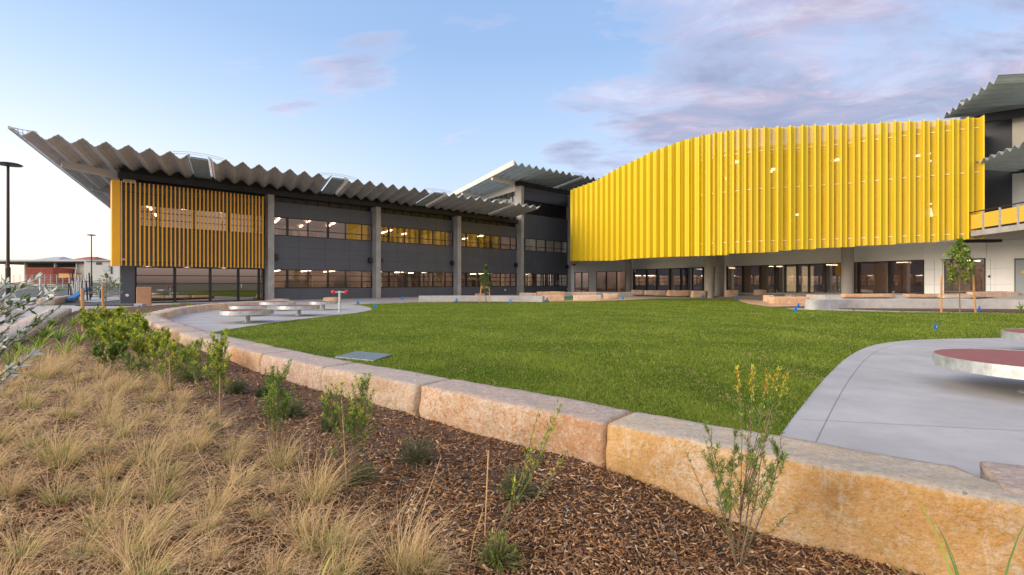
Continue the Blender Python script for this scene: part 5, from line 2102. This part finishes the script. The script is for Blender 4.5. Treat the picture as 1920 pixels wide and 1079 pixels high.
for a_ in [(200, 640, .55, 1, 'bright strappy plant at the foot of the wooden stake'), (110, 640, .5, 2, 'dark strappy plant close to the kerb wall end'), (75, 655, .5, 3, 'strappy plant with broad yellow-green leaves near the left kerb'), (60, 676, .42, 4, 'dark strappy plant at the edge of the tan grasses'),
           (135, 612, .5, 5, 'upright strappy plant beside the pink kerb block'), (100, 610, .4, 13, 'low strappy plant against the kerb blocks'), (160, 605, .5, 14, 'strappy plant behind the wooden stake'),
           (35, 665, .4, 6, 'small strappy plant close to the left frame edge'), (200, 600, .55, 7, 'strappy plant before the dark wall corner'), (230, 592, .5, 8, 'strappy plant in front of the upright stone slab'), (330, 577, .40, 9, 'strappy plant in front of the glazed doors'), (355, 576, .40, 10, 'strappy plant right of the other one before the glazed doors'),
           (148, 645, .5, 21, 'strappy plant in the open mulch left of the wooden stake'), (85, 632, .45, 22, 'dark strappy plant by the second kerb block'), (120, 668, .5, 23, 'broad strappy plant just above the tan tussocks'),
           (20, 690, .45, 24, 'strappy plant under the silvery leaves at the left edge'), (275, 600, .5, 25, 'strappy plant touching the outer face of the wall bend'), (175, 596, .5, 26, 'strappy plant between the two timber stakes'),
           (1850, 1112, .88, 11, 'thin-bladed green plant at the bottom right corner before the ochre block'), (300, 1120, .17, 12, 'green blades poking up at the bottom edge on the left'), (590, 1130, .24, 15, 'single broad green blade cut by the bottom edge')]:
    kw = {}
    if a_[3] == 11:
        kw = dict(n_=20, wd=.010, spread=.40, base=Vector((1.97, 2.12, mz(1.97, 2.12))))
    if a_[3] in (12, 15):
        kw = dict(n_=4, wd=.014, spread=.3)
    strappy(*a_, **kw)
for px, py, sd_, lb in ((840, 566, 41, 'little strappy plant at the left half of the left concrete bench'), (867, 566, 42, 'little strappy plant in the middle of the left concrete bench'), (891, 566, 43, 'little strappy plant left of the small staked tree'), (1908, 583, 46, 'strappy plant in front of the right end of the curved bench')):
    strappy(px, py, .5, sd_, lb, n_=14, wd=.05, base=G(px, py) + Vector((0, -.15, 0)))
for k, (px, py) in enumerate([(1600, 582), (1658, 583), (1690, 584.5), (1735, 584), (1870, 586)]):
    strappy(px, py, .14, 60 + k, ['tiny groundcover plant at the left part of the curved bench bed', 'tiny groundcover plant in the middle of the curved bench bed', 'tiny groundcover plant left of the larger staked tree', 'tiny groundcover plant nearest the left timber stake', 'tiny groundcover plant right of the larger staked tree'][k], n_=26, wd=.03, base=G(px, py), spread=1.6, pal=('dk', 'md'))

# ------------------------------------------------------------------ tussock grasses
M_tan = mat('grass_tan', (0.78, 0.57, 0.31), .8, spec=.2, trans=.3)
M_tan2 = mat('grass_straw', (0.60, 0.42, 0.22), .8, spec=.2, trans=.3)
M_tan3 = mat('grass_olive', (0.32, 0.31, 0.07), .8, spec=.2, trans=.3)
M_tan4 = mat('grass_base_green', (0.17, 0.24, 0.035), .8, spec=.2, trans=.3)


def tussock_mesh(seed, nb=320, h=.34, green=.35):
    r = random.Random(seed)
    b = MB()
    wind = Vector((.75, .05, 0))
    for k in range(nb):
        a = r.random() * 6.283
        rad = r.random() ** .5 * .045
        q = Vector((math.cos(a) * rad, math.sin(a) * rad, -.02))
        sp = r.uniform(.1, 1.05)
        d = Vector((math.cos(a) * sp, math.sin(a) * sp, 1)).normalized()
        short = r.random() < green
        ln = h * (r.uniform(.35, .7) if short else r.uniform(.7, 1.5))
        s = Vector((-math.sin(a), math.cos(a), 0))
        N_ = 5 if not short else 3
        prev = None
        wd = r.uniform(.0010, .0018)
        for i in range(N_ + 1):
            f = i / N_
            w_ = wd * (1 - .75 * f)
            L1, R1 = q - s * w_, q + s * w_
            if prev:
                if short:
                    mi = 3 if f < .7 else 2
                else:
                    mi = (3 if k % 4 == 0 else 2) if f < (.40 if k % 2 else .2) else (1 if (k % 3 == 0) else 0)
                b.add([prev[0], prev[1], R1, L1], [(0, 1, 2, 3)], mi)
            prev = (L1, R1)
            q = q + d * ln / N_
            d = (d + wind * (.16 + .26 * f) + Vector((math.cos(a) * .12, math.sin(a) * .12, -.30 * f - .06)) + rv(r, .15)).normalized()
    return b.mesh('grass_clump', [M_tan, M_tan2, M_tan3, M_tan4])


TM = [tussock_mesh(s, h=.22 + .05 * (s % 4), green=.42 + .08 * (s % 3)) for s in range(8)]
treg = [tuple(Gm(a, b_))[:2] for a, b_ in [(-500, 700), (0, 688), (150, 662), (262, 690), (340, 735), (455, 835), (590, 910), (660, 1000), (690, 1120), (600, 1400), (-500, 1400)]]
r = random.Random(99)
spots = []
tries = 0
while tries < 9000 and len(spots) < 260:
    tries += 1
    x, y = r.uniform(-9.5, .3), r.uniform(1.6, 10.5)
    if abs(x) > y * 1.12 or not pip(np.array([x]), np.array([y]), treg)[0] or not pip(np.array([x]), np.array([y]), garden)[0]:
        continue
    dmin = .27 + .12 * random.random() if y < 4 else .36
    if all((x - a) ** 2 + (y - b_) ** 2 > dmin * dmin for a, b_ in spots):
        spots.append((x, y))
for px, py in ((760, 1075), (800, 1079), (600, 1040)):
    q = Gm(px, py)
    spots.append((q.x, q.y))
print('tussocks', len(spots))
for i, (x, y) in enumerate(spots):
    o = bpy.data.objects.new('grass_clump', TM[i % 8])
    COL.objects.link(o)
    o.location = (x, y, mz(x, y))
    o.rotation_euler = (0, 0, r.uniform(-.7, .7))
    k = r.uniform(.7, 1.25)
    o.scale = (k * r.uniform(.9, 1.2), k, k * r.uniform(.8, 1.15))
    tag(o, 'tan windblown tussock of fine feathery grass with a greenish base in the mulch bed', 'grass clump', 'tan tussock grasses in the mulch bed', 'thing')

# fallen straw between the clumps
ns = 10000
xs_ = rng.random(ns * 3) * 10 - 9.4
ys_ = 1.8 + rng.random(ns * 3) ** 1.4 * 9
ok = pip(xs_, ys_, treg) & pip(xs_, ys_, garden)
xs_, ys_ = xs_[ok][:ns], ys_[ok][:ns]
b = MB()
for x, y in zip(xs_, ys_):
    z = mz(x, y) + .012 + random.random() * .03
    a = random.gauss(.15, .8)
    ln = random.uniform(.05, .20)
    w_ = .0011 + .00012 * y
    dx_, dy_ = math.cos(a), math.sin(a)
    bend = random.gauss(0, .03)
    zz_ = random.uniform(-.005, .05)
    p0 = Vector((x, y, z))
    p1 = Vector((x + dx_ * ln * .5 - dy_ * bend, y + dy_ * ln * .5 + dx_ * bend, z + zz_))
    p2 = Vector((x + dx_ * ln, y + dy_ * ln, z))
    s = Vector((-dy_, dx_, .25)) * w_
    b.add([p0 - s, p0 + s, p1 + s, p1 - s, p2 + s * .4, p2 - s * .4], [(0, 1, 2, 3), (3, 2, 4, 5)], int(random.random() < .4))
tag(b.build('fallen_straw', [M_tan, M_tan2]), 'loose dry straw lying on the mulch between the tan tussocks', 'straw', kind='stuff')
# tall seed stalks
for k, (px0, py0, px1, py1) in enumerate([(775, 1030, 826, 858), (790, 1075, 800, 985), (880, 1060, 905, 960), (400, 905, 345, 800), (560, 1000, 610, 880), (240, 960, 262, 850), (700, 1060, 770, 930)]):
    p = Gm(px0, py0)
    h = hpx(p, py1)
    b = MB()
    e_ = p + Vector(((px1 - px0) / F * p.y, .03, h))
    b.tube([p, (p + e_) / 2 + Vector((-.01, 0, .01)), e_], [.0022, .0018, .0008], 5)
    rr = random.Random(k)
    for q in range(26):
        f = .55 + .45 * rr.random()
        leaf(b, p.lerp(e_, f), (e_ - p).normalized() + rv(rr, .25), Vector((0, 0, 1)), .028, .0022, 0)
    tag(b.build('seed_stalk', M_tan), ['tall dry seed stalk leaning right in the mulch between the stakes', 'short dry stalk at the bottom middle', 'dry stalk left of the bare bamboo stake', 'dry stalk leaning left in the middle of the tussocks', 'dry stalk left of the yellow-tipped shrub', 'dry stalk among the tussocks at the left', 'dry stalk leaning right at the bottom middle'][k], 'stalk', 'dry seed stalks')

# pebbles
for px, py, s, lb in ((145, 1052, .035, 'pinkish stone lying among the tussocks at the lower left'), (1185, 938, .010, 'small white pebble on the mulch below the ochre block'), (1808, 930, .012, 'small grey pebble lodged on the ochre block')):
    q = Gm(px, py) if px != 1808 else W(1808, 926, 2.86)
    bm = bmesh.new()
    bmesh.ops.create_icosphere(bm, subdivisions=2, radius=s)
    for v_ in bm.verts:
        v_.co *= 1 + .25 * noise.noise(v_.co * 40 + Vector((px, 0, 0)))
        v_.co.z *= .7
    me = bpy.data.meshes.new('pebble')
    bm.to_mesh(me)
    bm.free()
    me.materials.append({145: ST_PNK, 1185: M_white, 1808: mat('grey_pebble', (.2, .2, .2), .8)}[px])
    o = bpy.data.objects.new('pebble', me)
    o.location = q + Vector((0, 0, s * .5))
    COL.objects.link(o)
    tag(o, lb, 'pebble')

# ------------------------------------------------------------------ trees with timber stakes
def young_tree(x, y, z, h, crown, cr, nclump, ll, lw, seed, label, pal=(0, 1, 1, 2)):
    r = random.Random(seed)
    root = empty('young_tree', (x, y, z), label, 'tree')
    tk, lf, br = MB(), MB(), MB()
    pts = [Vector((x, y, z))]
    for i in range(6):
        pts.append(Vector((x + r.gauss(0, .015), y + r.gauss(0, .015), z + h * .94 * (i + 1) / 6)))
    tk.tube(pts, [.030, .026, .022, .018, .014, .010, .005], 8)
    tk.build('trunk', M_bark, root)
    for c_ in range(nclump):
        f = crown + (1 - crown) * (c_ + r.random()) / nclump
        i = min(5, int(f / .94 * 6)) if f < .94 else 5
        p = Vector((x, y, z + h * f))
        wdt = cr * math.sin(min(1, ((f - crown) / (1 - crown)) * .85 + .22) * math.pi) ** .7
        a = r.random() * 6.283
        d = Vector((math.cos(a), math.sin(a), r.uniform(.1, .8)))
        ln = wdt * r.uniform(.5, 1.1)
        e_ = p + d.normalized() * ln
        br.tube([p - Vector((0, 0, .05)), (p + e_) / 2, e_], [.007, .005, .003], 5)
        for q in range(15):
            dd = (d.normalized() + rv(r, .8)).normalized()
            leaf(lf, e_ - d.normalized() * ln * r.random() * .45, dd, Vector((0, 0, 1)) + rv(r, .4), ll * r.uniform(.6, 1.1), lw, r.choice(pal))
    br.build('limbs', M_bark, root)
    lf.build('crown', MSL, root)
    return root


Yt = 1301 / (587 - 530)
xt = gx_(1800, Yt)
young_tree(xt, Yt, 0, (587 - 449) / F * Yt, .38, .66, 85, .19, .075, 3, 'young broadleaf tree tied between two timber stakes before the curved bench', pal=(0, 1, 1, 2, 2))
for px, pt_, lb in ((1765, 514, 'left timber stake of the larger young tree'), (1826, 516, 'right timber stake of the larger young tree')):
    b = MB()
    x = gx_(px, Yt)
    b.bar((x + (.08 if px > 1800 else 0), Yt, 0), (x - (.04 if px > 1800 else 0), Yt, (586 - pt_) / F * Yt), .055, .055)
    tag(b.build('timber_stake', M_wood), lb, 'stake')
b = MB()
b.tube([(gx_(1765, Yt), Yt - .03, .98), (xt - .2, Yt - .02, .95), (xt, Yt - .035, .97), (gx_(1826, Yt), Yt - .03, 1.0)], .014, 6)
tag(b.build('tree_tie', mat('hessian', (.35, .24, .14), .9)), 'hessian tie strung between the stakes of the larger young tree', 'tie')
Yt2 = 1301 / (568.0 - 530)
xt2 = gx_(911, Yt2)
young_tree(xt2, Yt2, 0, (568 - 499) / F * Yt2, .30, .42, 46, .20, .075, 8, 'small slim tree between two timber stakes at the far edge of the lawn', pal=(0, 1, 0, 1))
for px0, px1, lb in ((899, 903, 'left timber stake of the small slim tree'), (918, 917, 'right timber stake of the small slim tree')):
    b = MB()
    b.bar((gx_(px0, Yt2), Yt2 - .05, 0), (gx_(px1, Yt2), Yt2, (568 - 530) / F * Yt2), .07, .07)
    tag(b.build('timber_stake', M_wood), lb, 'stake')
b = MB()
b.bar((gx_(902, Yt2), Yt2 - .03, 1.05), (gx_(918, Yt2), Yt2 - .03, 1.05), .03, .16)
tag(b.build('tree_tie', mat('hessian', (.35, .24, .14), .9)), 'hessian tie across the stakes of the small slim tree', 'tie')
# wooden stakes at the left
p = Gm(155, 622)
stake(157, 622, 541, 154, 'square timber stake among the green shrubs at the left', rad=.040, m_=M_wood, name='timber_stake')
q = Vector((gx_(194, 21.5), 21.5, .0))
stake(194, 577, 536, 192, 'shorter timber stake before the dark wall corner', rad=.045, m_=M_wood, name='timber_stake', base=q)
young_tree(gx_(199, 22.5), 22.5, 0, 1.75, .35, .75, 40, .12, .035, 19, 'sparse young tree with grey-green leaves beside the shorter timber stake', pal=(1, 5, 1, 6))

# silver-leaved tree reaching in from the left edge
r = random.Random(4)
tx, ty_ = -3.75, 3.25
root = empty('silver_leaved_tree', (tx, ty_, mz(tx, ty_)), 'young tree with silvery white-backed leaves reaching in from the left edge', 'tree')
tk, br, lf = MB(), MB(), MB()
z0 = mz(tx, ty_)
tk.tube([(tx, ty_, z0), (tx + .02, ty_, z0 + .8), (tx - .02, ty_ + .02, z0 + 1.5), (tx, ty_, z0 + 1.9)], [.03, .025, .018, .008], 8)
tk.build('trunk', M_bark, root)
targets = [(105, 545), (112, 575), (70, 520), (95, 560), (60, 610), (70, 655), (20, 690), (45, 560), (30, 600), (15, 530), (80, 590), (-20, 560), (-40, 640), (-60, 500), (10, 640)]
for (px, py) in targets:
    e_ = W(px, py, ty_ + r.uniform(-.15, .25))
    s_ = Vector((tx, ty_, e_.z - r.uniform(.25, .6)))
    mid = (s_ + e_) / 2 + Vector((0, 0, -.04))
    br.tube([s_, mid, e_], [.008, .006, .002], 6)
    for k in range(95):
        f = .30 + .70 * r.random()
        pp = mid.lerp(e_, (f - .5) * 2) if f > .5 else s_.lerp(mid, f * 2)
        dd = (e_ - mid).normalized() * .9 + rv(r, .42)
        leaf(lf, pp, dd, Vector((0, 0, 1)) + rv(r, .5), .068 * r.uniform(.6, 1.1), .018, r.choice([0, 5, 5, 1, 5, 5]))
br.build('limbs', M_bark, root)
lf.build('foliage', MSL, root)

# ================================================================== LEFT DISTANCE
sheet('path', [(-10.2, 11.2), (-13.6, 15.8), (-17.0, 20.2), (-20.2, 24.4), (-27, 31), (-40, 42), (-80, 42), (-80, 11)], 0.03, M_concl)
sheet('road', [(-22.0, 29.5), (-140, 29.5), (-140, 100), (-56, 100), (-40, 60)], 0.045, M_asph)
sheet('grass_verge', [(-62, 96), (-175, 96), (-175, 160), (-95, 160)], 0.06, mat('verge_green', (.08, .13, .03), .95, var=.3, scale=.5))
sheet('footpath', [(-56, 112), (-175, 112), (-175, 118), (-60, 118)], 0.08, M_concl)


def block(parent, px0, px1, pyt, pyb, Y, dep, m_, name):
    x0, x1 = gx_(px0, Y), gx_(px1, Y)
    z1, z0 = CAMH + (HZ - pyt) / F * Y, max(-.03, CAMH + (HZ - pyb) / F * Y)
    b = MB()
    b.box(x0, Y, z0, x1, Y + dep, z1)
    return b.build(name, m_, parent)


def house(name, Y, label, cat='building'):
    return empty(name, (gx_(90, Y), Y, 0), label, cat)


M_shed = mat('shed_roof', (.42, .46, .50), .5, var=.1, scale=.2)
M_shw = mat('shed_wall', (.45, .42, .38), .8, var=.12, scale=.3)
h = house('long_shed', 118, 'long low shed with a pale flat roof and open bays far left')
block(h, -60, 158, 487, 490.5, 118, 16, M_shed, 'roof')
block(h, -60, 158, 490.6, 493.5, 118.5, 15, M_pole, 'fascia')
block(h, 46, 158, 493.5, 530, 128, .3, mat('shed_shadow_wall', (.16, .15, .14), .9), 'back_wall')
for px in (-30, 10, 46, 102, 143, 157):
    block(h, px - 1, px + 1.2, 493.5, 530, 119, .6, M_shw, 'post')
block(h, 102, 143, 502, 507, 119.5, .5, mat('pink_sign', (.45, .30, .32), .7), 'fascia_sign')
block(h, 143, 157, 493.5, 530, 119.3, 3, M_shw, 'wall')
h = house('shipping_container', 114, 'rust red corrugated shipping container left of the sheds', 'container')
M_cont = mat('rust_red', (.34, .075, .05), .7, var=.15, scale=1)
b = MB()
x0, x1 = gx_(49, 114), gx_(99, 114)
nn_ = 34
for k in range(nn_):
    xa = x0 + (x1 - x0) * k / nn_
    xb = x0 + (x1 - x0) * (k + .55) / nn_
    b.box(xa, 114, 1.1, xb, 114.2, 4.6)
b.box(x0, 114.08, 1.0, x1, 120, 4.7)
b.build('body', M_cont, h)
h = house('orange_skip', 111, 'small orange skip bin beside the red container', 'bin')
block(h, 110, 129, 512.5, 521.5, 111, 3, mat('skip_orange', (.70, .28, .03), .6), 'body')
block(h, 109.5, 129.5, 511.8, 512.8, 110.9, 3.2, M_pole, 'rim')
h = house('white_workshop', 112, 'pale grey workshop with small dark windows between the shed and the dark wing')
block(h, 158, 262, 489, 530, 112, 12, mat('workshop_wall', (.50, .50, .50), .8, var=.06, scale=.3), 'wall')
block(h, 157, 264, 487.5, 489.3, 111.6, 13, M_shed, 'roof')
for a, c, t_, u_ in ((180, 190, 492, 496.5), (192, 204, 497, 508), (207, 210, 500, 514)):
    block(h, a, c, t_, u_, 111.9, .2, M_pole if a != 192 else M_shed, 'window')
for a, c, mid, pk, Y, mm, lb in ((58, 105, 86, 480, 170, M_shed, 'grey gabled house roof peeking over the long shed'), (125, 172, 150, 480.5, 165, mat('red_tiles', (.33, .11, .08), .8, var=.2, scale=2), 'red tiled house roof peeking over the shed')):
    hh = house('house', Y, lb)
    b = MB()
    zt = CAMH + (HZ - pk) / F * Y
    ze = CAMH + (HZ - 488) / F * Y
    xa, xb, xm = gx_(a, Y), gx_(c, Y), gx_(mid, Y)
    for s in (0, 1):
        b.add([(xa, Y, ze), (xb, Y, ze), (xm + 1.5, Y + 5, zt), (xm - 1.5, Y + 5, zt), (xa, Y + 10, ze), (xb, Y + 10, ze)], [(0, 1, 2, 3), (5, 4, 3, 2), (1, 5, 2), (4, 0, 3)], 0)
        break
    b.build('roof', mm, hh)
    b = MB()
    b.box(xa + .5, Y + .4, 0, xb - .5, Y + 9.6, ze + .02)
    b.build('wall', M_shw, hh)
# mesh fence and gates before the container
fr = empty('mesh_fence', (gx_(40, 106), 106, 0), 'grey mesh fence with posts in front of the red container', 'fence')
for k in range(16):
    px = -20 + k * 11.5
    b = MB()
    x = gx_(px, 106)
    b.tube([(x, 106, 0), (x, 106, 3.0)], .06, 6)
    b.build('post', M_steel, fr)
b = MB()
for z in np.arange(.4, 3.0, .32):
    b.bar((gx_(-20, 106), 106, z), (gx_(152, 106), 106, z), .02, .02)
b.build('mesh', M_steel, fr)
# utility poles, bollards
for px, pt_, pb_, rr_, lb in ((76, 513, 545, .16, 'white steel bollard post on the verge'), (85.5, 515, 541, .16, 'shorter white steel bollard right of the taller one')):
    Y = 1301 / (pb_ - 530 + .0)
    b = MB()
    x = gx_(px, Y)
    b.lathe([(rr_, 0), (rr_, (pb_ - pt_) / F * Y), (rr_ * .6, (pb_ - pt_) / F * Y + .05)], (x, Y, 0), 12)
    tag(b.build('bollard', M_steel), lb, 'bollard')
# playground post cluster and blue play surface
r = random.Random(8)
pg = empty('climbing_frame', (gx_(150, 42), 42, 0), 'climbing frame of many slim grey posts and ropes beyond the left path', 'play equipment')
for k in range(26):
    Y = r.uniform(36, 58)
    px = r.uniform(122, 190)
    x = gx_(px, Y)
    b = MB()
    b.tube([(x, Y, 0), (x + r.gauss(0, .1), Y, r.uniform(1.0, 2.3))], .05, 6)
    b.build('post', M_steel if k % 3 else M_pole, pg)
for k in range(22):
    b = MB()
    a_ = Vector((gx_(r.uniform(125, 188), 45), r.uniform(38, 55), r.uniform(.5, 1.7)))
    b.tube([a_, a_ + Vector((r.uniform(-2, 2), r.uniform(-1, 1), r.gauss(0, .3)))], .02, 4)
    b.build('rope', M_pole, pg)
b = MB()
pp_ = [Vector((gx_(a, Y), Y, z)) for a, Y, z in ((125, 33.5, .25), (135, 34.5, .3), (148, 36, .55), (158, 38, .85), (168, 40, .95))]
for i in range(4):
    b.bar(pp_[i], pp_[i + 1], .35, .14)
tag(b.build('play_mound', mat('blue_rubber', (.03, .22, .55), .6)), 'bright blue rubber wave edging beside the climbing frame', 'play equipment')
sheet('play_surface', [(-27.5, 33.5), (-40, 38), (-44, 52), (-38, 54), (-31, 42)], .07, mat('pale_rubber', (.42, .47, .50), .8, var=.2, scale=2))
# retaining blocks and gravel bank near the corner
for a_, c_, lb in (((103, 573), (126, 568), 'sandstone block at the start of the low retaining edge by the playground'), ((127, 568), (150, 565), 'second sandstone block of the low retaining edge, nearer the building')):
    p0, p1 = G(*a_), G(*c_)
    rough_box('sandstone_block', p0, p1, .8, .42, 0, ST_PAL, lb, 'stone block')
rough_box('sandstone_block', G(-8, 590), G(9, 587), .6, .45, 0, ST_PNK, 'pink sandstone block on the path behind the silvery leaves', 'stone block')
bk = MB()
for i in range(25):
    for j in range(9):
        x = -38 + i * .55
        y = 44 + j * 1.2
        z = max(0, (j / 8) * 2.0 * min(1, i / 8)) + .25 * noise.noise(Vector((x, y, 0)) * .8)
        bk.v.append((x, y, max(-.05, z)))
for i in range(24):
    for j in range(8):
        a = i * 9 + j
        bk.f.append((a, a + 9, a + 10, a + 1))
        bk.m.append(0)
tag(bk.build('gravel_bank', mat('rubble', (.26, .20, .16), .95, var=.35, scale=3, bump=.8)), kind='structure')
